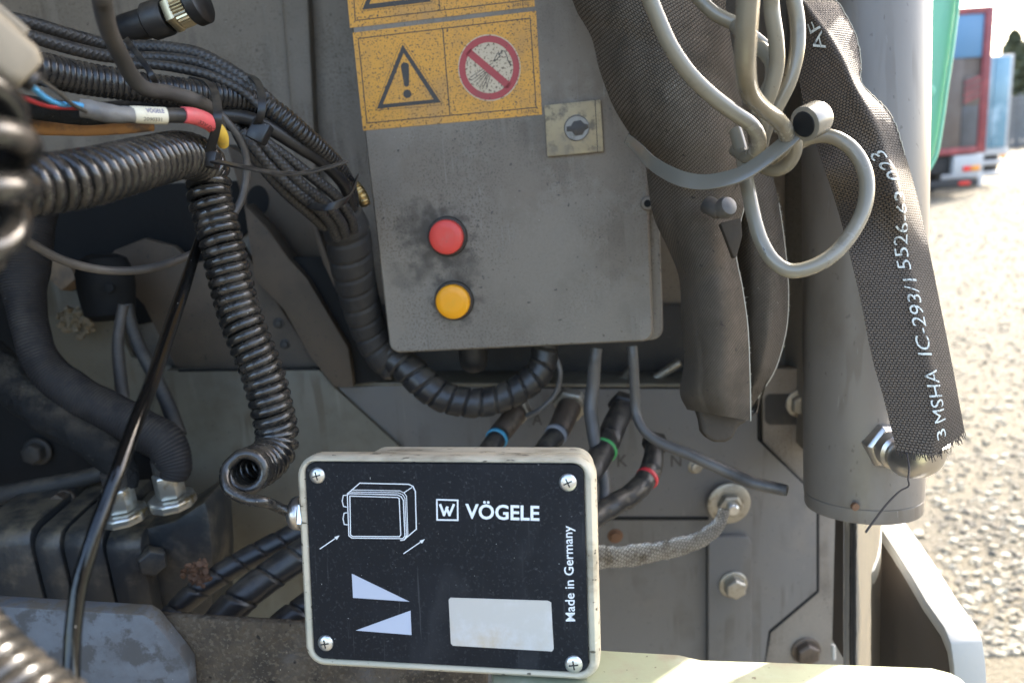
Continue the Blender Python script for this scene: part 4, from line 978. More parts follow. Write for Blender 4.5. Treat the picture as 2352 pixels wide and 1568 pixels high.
part('retaining_nut', hexbolt(P(254, 662, .668), -_fwd, .005, .004), M['black_cavity'], mo, bevel=.0004)
tb = MB(); prism_mb([P(105, 600, .73), P(150, 592, .73), P(176, 640, .73), P(140, 668, .73), (P(100, 630, .73))], _fwd * .02, tb)
part('mount_block', tb, M['tan_block'], mo, bevel=.002)
fm = MB(); rs = np.random.RandomState(5)
for k in range(70):
    x = 172 + rs.randn() * 22; y = 735 + rs.randn() * 16; s = .0018 + .003 * rs.rand()
    w = np.array(P(x, y, .735)); fm.add(ico_v * (1 + .25 * rs.randn(len(ico_v), 1)) * s + w, ico_f)
o = thing('sealant_lump', 'crumbly tan lump stuck to the panel left of the thin hoses', 'lump', fm, M['foam'], smooth=60)
# pump block
pu = root('hydraulic_pump', 'black cast iron gear pump block below the textile hoses', 'pump')
YU = .575
def slab(x0, x1, y0, y1, Y0, dep, rnd, nm, m='cast_iron'):
    a, b = QY(x0, y0, Y0), QY(x1, y0, Y0); lo_ = QY(x0, y1, Y0)
    pr = [(0, lo_.z), (0, a.z - rnd), (rnd * .12, a.z - rnd * .55), (rnd * .45, a.z - rnd * .15), (rnd, a.z), (dep, a.z + .004), (dep, lo_.z)]
    pts_ = [V(a.x, Y0 + y_, z_) for y_, z_ in pr]
    return part(nm, prism_mb(pts_, (b.x - a.x, 0, 0)), M[m], pu, bevel=.003)
slab(-90, 63, 1228, 1480, YU, .10, .016, 'end_cover')
slab(68, 130, 1228, 1480, YU, .10, .016, 'pump_section')
slab(135, 229, 1226, 1480, YU, .10, .016, 'pump_section')
slab(234, 318, 1238, 1480, YU - .004, .09, .014, 'pump_section')
# flange with curved shoulder carrying the fittings
fl = [(228, 1226), (300, 1222), (400, 1196), (470, 1150), (482, 1190), (490, 1300), (488, 1480), (300, 1480), (236, 1300)]
part('mounting_flange', prism_mb([QY(x, y, YU + .012) for x, y in fl], (0, .055, 0)), M['cast_iron'], pu, bevel=.004)
A = QY(340, 1290, YU - .002); part('cover_bolt', hexbolt(A + V(0, .006, 0), (.6, -1, 0), .0125, .012), M['cast_iron'], pu, bevel=.0006)
A = QY(507, 1208, .68); part('cover_bolt', hexbolt(A, (.6, -1, 0), .009, .01), M['cast_iron'], pu, bevel=.0006)
for x, y, zz, hr in ((285, 1170, .602, .0115), (397, 1138, .612, .0112)):
    A = P(x, y + 14, zz)
    f_ = part('hose_fitting', lathe_mb(A, (0, -.06, 1), [(.0180, -.003), (.0188, -.001), (.0188, .0035), (.0170, .0055)], 10, start=.3), M['hex_bright'], pu, bevel=.0006)
    part('swivel_nut', lathe_mb(A + V(0, 0, .006), (0, -.06, 1), [(hr, 0), (hr * 1.06, .001), (hr * 1.06, .019), (hr * .95, .0205)], 6, start=.25), M['hex_bright'], f_, bevel=.0005)
    part('crimp_shell', lathe_mb(A + V(0, 0, .0265), (0, -.06, 1), [(.0095, 0), (.0105, .002), (.0105, .012)], 20), M['dark_steel'], f_)
rk = MB(); rs = np.random.RandomState(8)
for k in range(60):
    w = np.array(P(452 + rs.randn() * 14, 1315 + rs.randn() * 16, .60)); rk.add(ico_v * (1 + .25 * rs.randn(len(ico_v), 1)) * (.0012 + .0022 * rs.rand()) + w, ico_f)
part('rust_flakes', rk, M['rust'], pu)['kind'] = 'stuff'
cable('black_pipe', 'black pipe across the dark engine opening behind the pump', 'pipe', [(-80, 1155, .70, 22), (60, 1125, .70, 22), (160, 1105, .70, 20), (240, 1085, .70, 18)], M['dark_steel'], 20, 16)
thing('pipe_bolt', 'brownish round bolt head behind the pump, left of the fittings', 'bolt', hexbolt(P(152, 1146, .69), -_fwd, .0082, .012, washer=.0095), M['rust_fit'], smooth=30)

# spiral wrapped hoses behind the junction box
for lb, pts in (('upper black spiral wrapped hose rising to the junction box from the muddy beam', [(330, 1500, .585, 27), (370, 1445, 0.595, 27), (400, 1408, 0.600, 27), (452, 1358, 0.605, 27), (520, 1310, 0.615, 26.5), (600, 1265, 0.625, 26), (700, 1216, 0.635, 26)]),
                ('middle thicker black spiral wrapped hose rising behind the junction box', [(440, 1520, .555, 38), (482, 1455, 0.565, 38), (520, 1410, 0.570, 38), (566, 1364, 0.575, 37), (628, 1316, 0.585, 36), (710, 1262, 0.595, 35), (800, 1215, 0.605, 34)]),
                ('lowest black spiral wrapped hose, mostly hidden by the junction box', [(570, 1530, .565, 34), (610, 1475, 0.575, 34), (650, 1435, 0.580, 34), (700, 1398, 0.585, 34), (770, 1350, 0.595, 33), (850, 1300, 0.605, 32)])):
    cable('spiral_wrapped_hose', lb, 'hose', pts, M['wrap'], 160, 36, spiral(.019 if 'upper' in lb else .026, .13, .07, -1), group='spiral wrapped hoses behind the junction box')

# ================================================================== BULKHEAD HOSES
def bulkhead(label, nut, nut_r, pts, ring, ringm, rr, metal='rust_fit', hosem='wrap', pitch=None):
    t = root('hydraulic_hose', label, 'hose', 'hydraulic hoses on the bulkhead')
    n_ = P(*nut); d0 = (P(*pts[1][:3]) - n_).normalized()
    part('bulkhead_nut', lathe_mb(n_ - d0 * .010, d0, [(nut_r, 0), (nut_r * 1.05, .001), (nut_r * 1.05, .009), (nut_r * .93, .0105)], 6, start=.3), M[metal if metal != 'rust_fit' else 'dull_zinc'], t, bevel=.0004)
    k = 3
    cable('crimp_sleeve', None, None, [(nut[0], nut[1], nut[2], pts[0][3])] + pts[:k], M[metal], 30, 20, parent=t)
    p2 = pts[k - 1:]; e_ = p2[-1]; p2 = p2 + [(e_[0] - 55, e_[1] + 120, e_[2] + .01, e_[3]), (e_[0] - 70, e_[1] + 420, e_[2] + .02, e_[3])]
    cable('hose_cover', None, None, p2, M[hosem], 110, 30, spiral(pitch, .15, .10, 1) if pitch else None, parent=t)
    R_ = P(*ring[0]); D_ = P(*ring[1]) - P(*ring[0])
    # the ring is a short tube, so nothing closes it
    w = rr * ring[0][2] / F
    part('marker_ring', lathe_mb(R_, D_, [(w * .90, 0), (w, .0006), (w, .0034), (w * .90, .004)], 28), M[ringm], t)
bulkhead('hydraulic hose with a blue ring, leftmost of the four bulkhead hoses', (1186, 948, .70), .0125, [(1180, 956, .69, 25), (1165, 975, .68, 25), (1147, 997, .67, 25), (1139, 1010, .66, 23), (1118, 1040, .645, 23), (1090, 1080, .62, 23)], ((1143, 1004, .664), (1120, 1038, .645)), 'blue_ring', 26.5)
bulkhead('hydraulic hose with a grey ring, second of the four bulkhead hoses', (1308, 935, .70), .0165, [(1300, 950, .69, 27), (1292, 970, .68, 27), (1281, 992, .67, 26), (1272, 1005, .66, 24), (1250, 1035, .645, 24), (1220, 1080, .62, 24)], ((1279, 995, .664), (1256, 1029, .645)), 'grey_ring', 27)
bulkhead('hydraulic hose with a green ring, third of the four bulkhead hoses', (1430, 940, .69), .0145, [(1422, 955, .68, 27), (1412, 975, .67, 28), (1402, 1000, .66, 28), (1392, 1022, .648, 29), (1372, 1058, .63, 29), (1335, 1110, .60, 29), (1300, 1160, .58, 29)], ((1389, 1030, .645), (1366, 1068, .625)), 'green_ring', 31.5, 'rubber', 'wrap', .05)
bulkhead('hydraulic hose with a red ring curving down left, last of the four bulkhead hoses', (1504, 1028, .67), .0115, [(1502, 1042, .66, 22), (1500, 1058, .655, 24), (1496, 1076, .65, 25), (1482, 1102, .64, 25), (1452, 1134, .625, 25.5), (1411, 1158, .61, 26), (1378, 1180, .60, 26), (1320, 1225, .58, 26)], ((1489, 1094, .643), (1474, 1113, .634)), 'red_ring', 27, 'rubber', 'wrap', .022)
cable('grey_lead', 'grey dirty lead from the brass gland down behind the junction box', 'cable', [(1369, 800, .645, 15), (1366, 830, .645, 15), (1362, 887, .65, 15.5), (1356, 936, .65, 16), (1361, 978, .645, 16), (1366, 1015, .64, 15), (1380, 1065, .63, 14), (1389, 1113, .62, 13), (1388, 1160, .61, 13)], M['grey_lead'], 70, 16)
cable('grey_lead', 'grey lead from the control box ending loose over the washer', 'cable', [(1452, 795, .63, 12), (1454, 820, .63, 12), (1457, 870, .635, 12), (1459, 915, .64, 12), (1461, 950, .64, 12), (1476, 983, .635, 12), (1503, 1008, .63, 12.5), (1538, 1026, .625, 13), (1576, 1040, .62, 13.5), (1622, 1061, .615, 14), (1676, 1085, .61, 14.5), (1730, 1108, .60, 14.5), (1780, 1120, .595, 14), (1808, 1126, .59, 13)], M['grey_lead'], 110, 16)
# earth strap
es = root('earth_strap', 'braided tinned earth strap bolted to the bulkhead under a round washer', 'strap')
c = px_path([(1664, 1168, .672, 19 * .67 / F), (1650, 1204, .672, 22 * .67 / F), (1612, 1236, .668, 24 * .67 / F), (1562, 1254, .66, 25 * .66 / F), (1507, 1266, .65, 26 * .65 / F), (1452, 1275, .64, 28 * .64 / F), (1385, 1279, .625, 28 * .63 / F), (1330, 1276, .61, 28 * .63 / F), (1270, 1285, .61, 28 * .63 / F), (1215, 1330, .62, 28 * .63 / F), (1195, 1420, .63, 28 * .63 / F)], 150)
part('braid', tube_mb(c, c[:, 3], 20, lumpy(.05, 160, 3), flat=(1.0, .26), up0=(0, 0, 1)), M['strap_tin'], es)
A = QY(1668, 1146, YB - .0555); zz = (A - CAM).dot(_fwd)
part('washer', lathe_mb(A + V(0, -.009, 0), (0, -1, 0), [(49 * zz / F, 0), (49 * zz / F, .002), (46 * zz / F, .003), (24 * zz / F, .003)], 40), M['dull_zinc'], es)
part('hex_nut', lathe_mb(A + V(0, -.0122, 0), (-.05, -1, -.1), [(29 * zz / F, 0), (29 * zz / F, .006), (25 * zz / F, .0075)], 6, start=.5), M['dull_zinc'], es, bevel=.0004)
part('bolt_end', lathe_mb(A + V(0, -.019, 0), (-.05, -1, -.1), [(14 * zz / F, 0), (14 * zz / F, .0065), (11 * zz / F, .008)], 18), M['zinc'], es)

# ================================================================== SLEEVES
def sleeve_grid(rows, nu, nv, crease=False):
    """rows: (Lx, Ly, Mx, My, Rx, Ry, dL, dM, dR) picture sections -> grid of world points, front face"""
    A_ = [[*P(r[0], r[1], r[6]), *P(r[2], r[3], r[7]), *P(r[4], r[5], r[8])] for r in rows]
    # sample along the middle line
    mid = np.array([a[3:6] + a[0:3] + a[6:9] for a in A_]); c = catmull(mid, nu)
    G = np.zeros((nu, nv, 3))
    for i in range(nu):
        M_, L_, R_ = c[i, 0:3], c[i, 3:6], c[i, 6:9]
        dl, dr = np.linalg.norm(M_ - L_), np.linalg.norm(R_ - M_); tm = dl / (dl + dr)
        for j in range(nv):
            t = j / (nv - 1)
            # quadratic through the three points
            a = (t - tm) * (t - 1) / (tm * 1.0); b = t * (t - 1) / (tm * (tm - 1)); cc = t * (t - tm) / (1 - tm)
            q_ = L_ * a + M_ * b + R_ * cc
            if crease:
                ln = L_ + (M_ - L_) * (t / tm) if t < tm else M_ + (R_ - M_) * ((t - tm) / (1 - tm))
                k_ = min(1, abs(t - tm) / .12); q_ = ln * (.25 + .6 * k_) + q_ * (.75 - .6 * k_)
            G[i, j] = q_
    return G
def sleeve_mb(G, thick):
    nu, nv, _ = G.shape; mb = MB()
    T = np.gradient(G, axis=0); U = np.gradient(G, axis=1)
    N = np.cross(T, U); N /= np.linalg.norm(N, axis=2)[:, :, None] + 1e-12
    if np.mean((np.array(CAM) - G) * N) < 0: N = -N
    w = np.sin(np.linspace(0, PI, nv)) ** .5 * .9 + .1
    Bk = G - N * thick * w[None, :, None]
    s = np.concatenate([[0], np.cumsum(np.linalg.norm(np.diff(G[:, nv // 2], axis=0), axis=1))])
    wid = np.mean(np.linalg.norm(np.diff(G, axis=1), axis=2).sum(1))
    for S_, fl_ in ((G, 0), (Bk, 1)):
        vs_ = S_.reshape(-1, 3); fs, uv = [], []
        for i in range(nu - 1):
            for j in range(nv - 1):
                q = (i * nv + j, i * nv + j + 1, (i + 1) * nv + j + 1, (i + 1) * nv + j)
                u0, u1 = j / (nv - 1) * wid, (j + 1) / (nv - 1) * wid
                fs.append(q); uv.append(((u0, s[i]), (u1, s[i]), (u1, s[i + 1]), (u0, s[i + 1])))
        mb.add(vs_, fs, uv)
    n0 = nu * nv
    ring = [(i, 0) for i in range(nu)] + [(nu - 1, j) for j in range(1, nv)] + [(i, nv - 1) for i in range(nu - 2, -1, -1)] + [(0, j) for j in range(nv - 2, 0, -1)]
    fs, uv = [], []
    for k in range(len(ring)):
        a, b = ring[k], ring[(k + 1) % len(ring)]; ia, ib = a[0] * nv + a[1], b[0] * nv + b[1]
        fs.append((ia, ib, ib + n0, ia + n0)); uv.append(((0, s[a[0]]), (0, s[b[0]]), (.001, s[b[0]]), (.001, s[a[0]])))
    k0 = len(mb.f)
    mb.f += fs
    for k, u in enumerate(uv): mb.uv[k0 + k] = u
    return mb, N
def weld(me):
    bm = bmesh.new(); bm.from_mesh(me); bmesh.ops.remove_doubles(bm, verts=bm.verts, dist=1e-7)
    bmesh.ops.recalc_face_normals(bm, faces=bm.faces); bm.to_mesh(me); bm.free(); return me

rows = [(1775, -420, 1790, -420, 1850, -420, .449, .438, .446), (1806, -60, 1812, -60, 1890, -60, .447, .436, .445), (1818, 30, 1850, 15, 1932, 15, .449, .435, .443), (1828, 110, 1890, 70, 1966, 80, .449, .433, .441), (1836, 185, 1930, 130, 1977, 140, .449, .431, .440),
        (1850, 260, 1962, 195, 1982, 196, .451, .430, .438), (1872, 325, 1995, 262, 2045, 262, .453, .429, .437), (1896, 395, 2030, 345, 2078, 352, .447, .432, .438), (1922, 475, 2057, 440, 2105, 445, .459, .425, .450),
        (1949, 573, 2078, 560, 2133, 568, .443, .436, .442), (1977, 689, 2104, 688, 2159, 696, .442, .436, .442), (2004, 823, 2132, 824, 2185, 826, .442, .436, .442), (2030, 915, 2152, 915, 2200, 905, .442, .436, .442), (2059, 1033, 2140, 1046, 2216, 992, .442, .436, .442)]
G = sleeve_grid(rows, 150, 28, True)
ms = root('hose_sleeve', 'dark woven nylon hose sleeve with pale printed letters and a frayed end', 'hose sleeve')
smb, SN = sleeve_mb(G, .0035)
part('webbing', weld(smb.mesh('webbing', 70)), M['nylon'], ms)
def proj(w):
    w = Vector(w) - CAM; z_ = w.dot(_fwd); return 1176 + F * w.dot(RT) / z_, 784 - F * w.dot(UP) / z_
rowy = np.array([proj(G[i, 17])[1] for i in range(150)])
def sl_at(u, v, lift):
    u = min(max(u, 0), 148.999); v = min(max(v, 0), 1) * 27
    i, j = int(u), min(int(v), 26); a, b = u - i, v - j
    p = (G[i, j] * (1 - a) + G[i + 1, j] * a) * (1 - b) + (G[i, j + 1] * (1 - a) + G[i + 1, j + 1] * a) * b
    return p + (SN[i, j] * .35 + np.array((CAM - Vector(p)).normalized()) * .65) * lift
def sleeve_text(s, y0, y1, vc, hv, name='print'):
    """reads from the lower picture row y0 up to y1; letter tops point to the left edge"""
    v, fs = text_geo(s, -.004); u0, u1 = np.interp([y0, y1], rowy, np.arange(150))
    pts_ = [sl_at(u0 + (u1 - u0) * x, vc + hv / 2 - hv * y, .0014) for x, y in v]
    return part('printed_text', MB().add(pts_, fs), M['sleeve_print'], ms)
sleeve_text('3', 1004, 984, .60, .15)
sleeve_text('MSHA', 968, 848, .62, .175)
sleeve_text('IC-293/1', 815, 640, .60, .17)
sleeve_text('5526-63-023', 618, 345, .575, .16)
sleeve_text('AF', 104, 48, .34, .17)
# frayed end, and the pulled thread
fr = MB(); rs = np.random.RandomState(11)
for k in range(110):
    v = k / 109; p = Vector(sl_at(149, v, -.001)); d_ = (p - Vector(sl_at(144, v, -.001))).normalized()
    q = p + d_ * (.0006 + .0042 * rs.rand() ** 2) + V(*(rs.randn(3) * .0010))
    tube_mb(catmull([p - d_ * .001, (p + q) / 2 + V(*(rs.randn(3) * .0003)), q], 4), .00022, 5, mb=fr)
part('frayed_end', fr, M['brown_thread'], ms)['kind'] = 'stuff'
cable('pulled_thread', None, None, [(2083, 1040, .44, 2), (2088, 1075, .435, 2), (2086, 1100, .43, 2), (2087, 1116, .43, 2), (2066, 1128, .43, 2.2), (2036, 1158, .43, 2.4), (2010, 1192, .43, 2.6), (1988, 1222, .43, 2.8)], M['brown_thread'], 40, 8, parent=ms)
ed = MB(); rs = np.random.RandomState(2)
for i in range(0, 80):
    p = Vector(sl_at(i, 1.0, .0))
    q = Vector(sl_at(i + 1, 1.0, .0)); tube_mb(catmull([p + V(*(rs.randn(3) * .00015)), q + V(*(rs.randn(3) * .00015))], 3), .0004, 5, mb=ed)
part('selvedge', ed, M['thread'], ms)

rows = [(1200, -430, 1390, -430, 1580, -430, .50, .462, .49), (1296, -60, 1480, -60, 1660, -60, .50, .455, .49), (1322, 20, 1500, 20, 1668, 20, .50, .452, .49), (1358, 90, 1530, 90, 1680, 90, .50, .45, .488), (1376, 160, 1548, 160, 1692, 160, .50, .448, .486), (1408, 245, 1572, 240, 1705, 235, .50, .448, .486),
        (1448, 310, 1594, 312, 1716, 305, .502, .452, .488), (1482, 370, 1606, 385, 1722, 375, .506, .462, .492), (1490, 430, 1600, 442, 1718, 440, .51, .47, .497), (1502, 500, 1602, 508, 1706, 500, .512, .47, .497), (1535, 572, 1620, 575, 1694, 590, .512, .468, .492),
        (1560, 640, 1636, 645, 1706, 660, .512, .466, .488), (1566, 740, 1648, 745, 1717, 750, .512, .465, .486), (1572, 830, 1652, 838, 1721, 845, .51, .468, .486), (1562, 900, 1650, 905, 1723, 905, .508, .474, .487), (1578, 940, 1660, 955, 1724, 966, .506, .482, .488)]
G2 = sleeve_grid(rows, 120, 26)
cs = root('canvas_sleeve', 'dusty grey brown canvas sleeve hanging in front of the control box corner', 'hose sleeve')
rs = np.random.RandomState(4)
for i in range(120):
    for j in range(26):
        G2[i, j] += np.array(-_fwd) * (.0010 * math.sin(j * .55 + i * .05) + .0007 * math.sin(i * .16 - j * .35) - .0028 * math.exp(-((j - 8 - 2.5 * math.sin(i * .06)) / .8) ** 2) * (1 if i > 55 else i / 55) - .0022 * math.exp(-((i - 72 - j * .35) / 1.3) ** 2) - .0020 * math.exp(-((i - 98 + j * .5) / 1.2) ** 2) - .0016 * math.exp(-((i - 40 - j * .6) / 1.4) ** 2))
smb, _ = sleeve_mb(G2, .03)
part('canvas', weld(smb.mesh('canvas', 75)), M['canvas'], cs)
tg = [(1598, 930), (1700, 940), (1723, 966), (1698, 978), (1693, 992), (1684, 1008), (1668, 1016), (1644, 1016), (1626, 1008), (1614, 992), (1610, 965)]
part('inner_tongue', prism_mb([P(x, y, .497) for x, y in tg], _fwd * .012), M['canvas'], cs, bevel=.003, segs=3)
ed = MB()
for i in range(70, 119):
    tube_mb(catmull([G2[i, 25], G2[i + 1, 25]], 3), .0005, 5, mb=ed)
rs = np.random.RandomState(21)
def fibres(G_, col, i0, i1, n, mb):
    for k in range(n):
        i = rs.randint(i0, i1); p = Vector(G_[i, col]); q = p + RT * (.0002 + .0010 * rs.rand() ** 2) + V(*(rs.randn(3) * .0006))
        tube_mb(catmull([p, (p + q) / 2 + V(*(rs.randn(3) * .0003)), q], 4), .00012, 4, mb=mb)
fibres(G2, 25, 70, 119, 90, ed)
part('seam_edge', ed, M['thread'], cs)
rows = [(1640, 330, 1720, 330, 1758, 325, .54, .515, .53), (1660, 400, 1722, 395, 1772, 390, .545, .512, .53), (1672, 470, 1730, 470, 1790, 466, .545, .51, .53), (1678, 560, 1742, 560, 1803, 555, .545, .508, .53), (1684, 650, 1750, 650, 1811, 648, .545, .507, .53),
        (1690, 730, 1752, 730, 1809, 728, .545, .508, .53), (1694, 790, 1750, 795, 1799, 785, .545, .51, .53), (1698, 850, 1742, 855, 1779, 848, .545, .515, .53), (1700, 905, 1722, 910, 1748, 900, .545, .525, .532), (1702, 935, 1712, 936, 1726, 934, .545, .535, .535)]
G3 = sleeve_grid(rows, 90, 20)
for i in range(90):
    for j in range(20): G3[i, j] += np.array(-_fwd) * (.0012 * math.sin(j * .8 + i * .07))
smb, _ = sleeve_mb(G3, .014)
c3 = root('canvas_sleeve', 'narrower canvas sleeve hanging behind the first one, left of the cylinder', 'hose sleeve')
part('canvas', weld(smb.mesh('canvas', 75)), M['canvas'], c3)
ed = MB()
for i in range(20, 85): tube_mb(catmull([G3[i, 19], G3[i + 1, 19]], 3), .0005, 5, mb=ed)
fibres(G3, 19, 15, 88, 150, ed)
part('seam_edge', ed, M['thread'], c3)
# plug with a fibre tip on the canvas
hp = root('hose_tip', 'small grey plug and frayed fibre tip stuck on the canvas sleeve', 'plug')
part('plug', lathe_mb(P(1622, 468, .462), P(1672, 496, .452) - P(1622, 468, .462), [(.0052, 0), (.0056, .001), (.0056, .010), (.0048, .012)], 20), M['dusty_cable'], hp)
part('cap', lathe_mb(P(1668, 476, .452), -_fwd + RT * .4 + UP * .2, [(.0062, -.004), (.0068, .0), (.0055, .003), (.002, .004)], 14), M['grey_lead'], hp)
part('fibre_tip', prism_mb([P(1655, 512, .455), P(1702, 500, .455), P(1706, 540, .456), P(1692, 592, .458), P(1686, 592, .458), P(1672, 556, .457)], _fwd * .006), M['canvas'], hp, bevel=.0025)

# ================================================================== GREY CABLE BUNDLE
gb = 'grey cables tied in a bundle'
def gc(label, pts, n=80): return cable('grey_cable', label, 'cable', [(p[0], p[1], p[2], .0040 * F / p[2]) for p in pts], M['grey_cable'], n, 18, group=gb)
gc('grey cable curving down from the top left of the bundle, bent back under the strap', [(1468, -70, .36), (1490, -10, .362), (1514, 50, .365), (1542, 110, .368), (1582, 168, .372), (1630, 216, .376), (1682, 256, .38), (1722, 284, .384), (1742, 314, .388), (1738, 346, .396), (1716, 360, .41), (1690, 345, .43)])
gc('blurred grey cable hanging straight down, closest of the bundle', [(1722, -90, .262), (1718, -10, .266), (1713, 80, .275), (1712, 160, .29), (1722, 214, .315), (1752, 250, .345), (1786, 276, .365), (1806, 306, .378), (1800, 340, .395), (1775, 362, .41)])
gc('grey cable at the right of the bundle next to the printed sleeve', [(1806, -70, .39), (1822, -5, .392), (1832, 60, .395), (1830, 120, .397), (1814, 185, .40), (1790, 235, .404), (1768, 275, .408), (1752, 320, .414), (1745, 370, .42)])
gc('grey cable in the middle of the bundle behind the blurred one', [(1770, -70, .37), (1772, 20, .375), (1782, 90, .38), (1784, 150, .386), (1772, 205, .392), (1756, 250, .40), (1748, 300, .41)])
gc('short grey cable arc at the back of the bundle', [(1690, 60, .42), (1722, 98, .405), (1752, 116, .398), (1773, 146, .394), (1772, 184, .396), (1756, 222, .402), (1738, 262, .41)])
gc('grey cable slanting behind the bundle at the top', [(1590, -20, .43), (1640, 30, .428), (1700, 62, .426), (1760, 110, .43)], 40)
gc('grey cable forming the big loop right of the strap', [(1690, 300, .425), (1704, 350, .42), (1712, 400, .412), (1722, 450, .405), (1732, 500, .40), (1748, 552, .396), (1774, 596, .393), (1812, 621, .39), (1860, 615, .388), (1912, 586, .388), (1954, 538, .39), (1982, 484, .392), (1991, 430, .394), (1981, 380, .397), (1952, 338, .40), (1908, 314, .404), (1862, 316, .41), (1825, 335, .416)], 140)
gc('small grey loop end under the strap, left of the big loop', [(1790, 290, .40), (1818, 312, .402), (1826, 344, .406), (1808, 378, .412), (1778, 390, .418), (1745, 380, .425)], 40)
bt = root('clamp_strap', 'wide olive plastic strap binding the grey cables to the canvas sleeve', 'strap')
c = px_path([(1440, 318, .475), (1462, 338, .452), (1500, 376, .430), (1555, 407, .412), (1610, 419, .402), (1668, 411, .393), (1716, 393, .387), (1775, 352, .382), (1832, 304, .380), (1862, 276, .380)], 90)
part('band', ribbon_mb(c, [(UP * .9 + RT * .3)[:], (UP * .95 + RT * .1)[:], (UP + RT * .1 + _fwd * .2)[:], (UP * .8 + _fwd * .3 + RT * .2)[:]], [.0065, .0075, .0086, .0086, .0082], .0016), M['clip_plastic'], bt, bevel=.0003)
hA_ = P(1846, 286, .372); hD = (P(1894, 264, .378) - hA_)
part('clamp_head', lathe_mb(hA_, hD, [(.0075, 0), (.0088, .0006), (.0088, .0105), (.0078, .0125), (.004, .013)], 32), M['clip_plastic'], bt)
part('head_socket', lathe_mb(hA_ - hD.normalized() * .0006, hD, [(.0062, 0), (.0066, .0007)], 24), M['black_cavity'], bt)
part('release_pin', lathe_mb(P(1886, 288, .374), hD, [(.0022, 0), (.0024, .003), (.0018, .0042)], 12), M['zinc'], bt)

# ================================================================== GREEN GUARD
gp = root('side_guard', 'green plastic side guard panel tapering down behind the cylinder', 'guard panel')
gl_ = [(2050, -120), (2216, -120), (2202, 0), (2189, 104), (2176, 195), (2160, 307), (2151, 350), (2140, 380), (2124, 407), (2090, 440), (2040, 460)]
part('panel', prism_mb([P(x, y, .95) for x, y in gl_], V(-.02, .05, 0)), M['green_plastic'], gp, bevel=.006, segs=3)
rp = MB()
c = px_path([(2214, -120, .945, .003), (2201, 0, .945, .003), (2188, 104, .945, .003), (2175, 195, .945, .003), (2159, 307, .945, .003), (2148, 360, .945, .003), (2122, 407, .945, .003)], 50)
part('rolled_edge', tube_mb(c, .0028, 10), M['green_plastic'], gp)
part('guard_clip', lathe_mb(P(2131, 210, .945), -_fwd, [(.009, 0), (.009, .002), (.007, .003)], 24), M['green_plastic'], gp)

# ================================================================== YARD: LORRIES, FENCE, TREES
M['lorry_red'] = mat('faded_red_paint', (.19, .035, .04), .5, dirt=((.3, .06, .06), 3, .45, .7))
M['lorry_blue'] = mat('sky_blue_sign', (.075, .19, .32), .5)
M['lorry_brown'] = mat('dull_brown_door', (.10, .075, .06), .6, dirt=((.12, .1, .085), 2, .4, .7))
M['lorry_dark'] = mat('dark_grey_door', (.085, .085, .09), .55, dirt=((.06, .058, .056), 2, .4, .7))
M['lorry_black'] = mat('black_chassis', (.025, .023, .022), .7)
M['lorry_white'] = mat('white_panel', (.42, .42, .41), .5)
M['lamp_red'] = mat('red_lamp_lens', (.65, .03, .02), .25)
M['lamp_amber'] = mat('amber_lamp_lens', (.75, .28, .03), .25)
M['box_blue'] = mat('pale_blue_box', (.14, .28, .36), .18, dirt=((.45, .62, .72), .9, .5, .7), coat=.5)
M['tyre'] = mat('tyre', (.02, .02, .02), .8)
def lorry_frame(px, py, d, yaw):
    b = QZ(px, py, 0); dd = (b - CAM).dot(_fwd)
    return Matrix.Translation(b) @ Matrix.Rotation(yaw, 4, 'Z') @ Matrix.Scale(d * dd / F, 4)
d1 = 17.0
lm = lorry_frame(2255, 447, 404 / 4.06, math.radians(4)); lo1 = root('parked_trailer', 'red framed lorry trailer with a blue top panel seen from behind', 'trailer', mtx=lm)
def bx(nm, x0, x1, z0, z1, y0, y1, m, p, label=None, bev=.01): return part(nm, box_mb((x0, y0, z0), (x1, y1, z1)), M[m], p, label, bevel=bev)
bx('box_body', -2.50, -.03, 1.02, 4.02, .04, 12, 'lorry_brown', lo1)
bx('frame_post', -.20, 0, .95, 4.06, -.03, .039, 'lorry_red', lo1); bx('frame_post', -2.53, -2.33, .95, 4.06, -.03, .039, 'lorry_red', lo1)
bx('frame_beam', -2.329, -.201, 3.92, 4.06, -.03, .039, 'lorry_red', lo1); bx('frame_beam', -2.329, -.201, .95, 1.10, -.03, .039, 'lorry_red', lo1)
bx('top_panel', -2.32, -.22, 3.02, 3.91, -.01, .038, 'lorry_blue', lo1)
bx('rear_door', -1.25, -.62, 1.11, 3.01, -.012, .038, 'lorry_brown', lo1); bx('rear_door', -.61, -.22, 1.11, 2.60, -.02, .038, 'lorry_dark', lo1, 'dark right part of the rear door')
bx('rear_door', -2.32, -1.26, 1.11, 3.01, -.012, .038, 'lorry_brown', lo1)
ms_ = MB()
for k in range(4): prism_mb([V(-.60 + .0, -.045, 2.05 + k * .13), V(-.23, -.045, 2.18 + k * .13), V(-.23, -.045, 2.25 + k * .13), V(-.60, -.045, 2.12 + k * .13)], (0, .02, 0), ms_)
bx('marker_board', -.61, -.22, 2.0, 2.62, -.03, -.021, 'lorry_brown', lo1); part('board_stripes', ms_, M['lorry_red'], lo1)
bx('chassis', -2.4, -.12, .55, .94, .1, 11, 'lorry_black', lo1)
lb = bx('light_board', -.75, -.05, .52, .92, -.05, .09, 'lorry_white', lo1); 
bx('tail_lamp', -.55, -.36, .56, .68, -.09, -.051, 'lamp_red', lb, bev=.02); bx('tail_lamp', -.35, -.14, .56, .68, -.09, -.051, 'lamp_amber', lb, 'amber lens', bev=.02)
bx('light_board', -2.45, -1.75, .52, .92, -.05, .09, 'lorry_white', lo1)
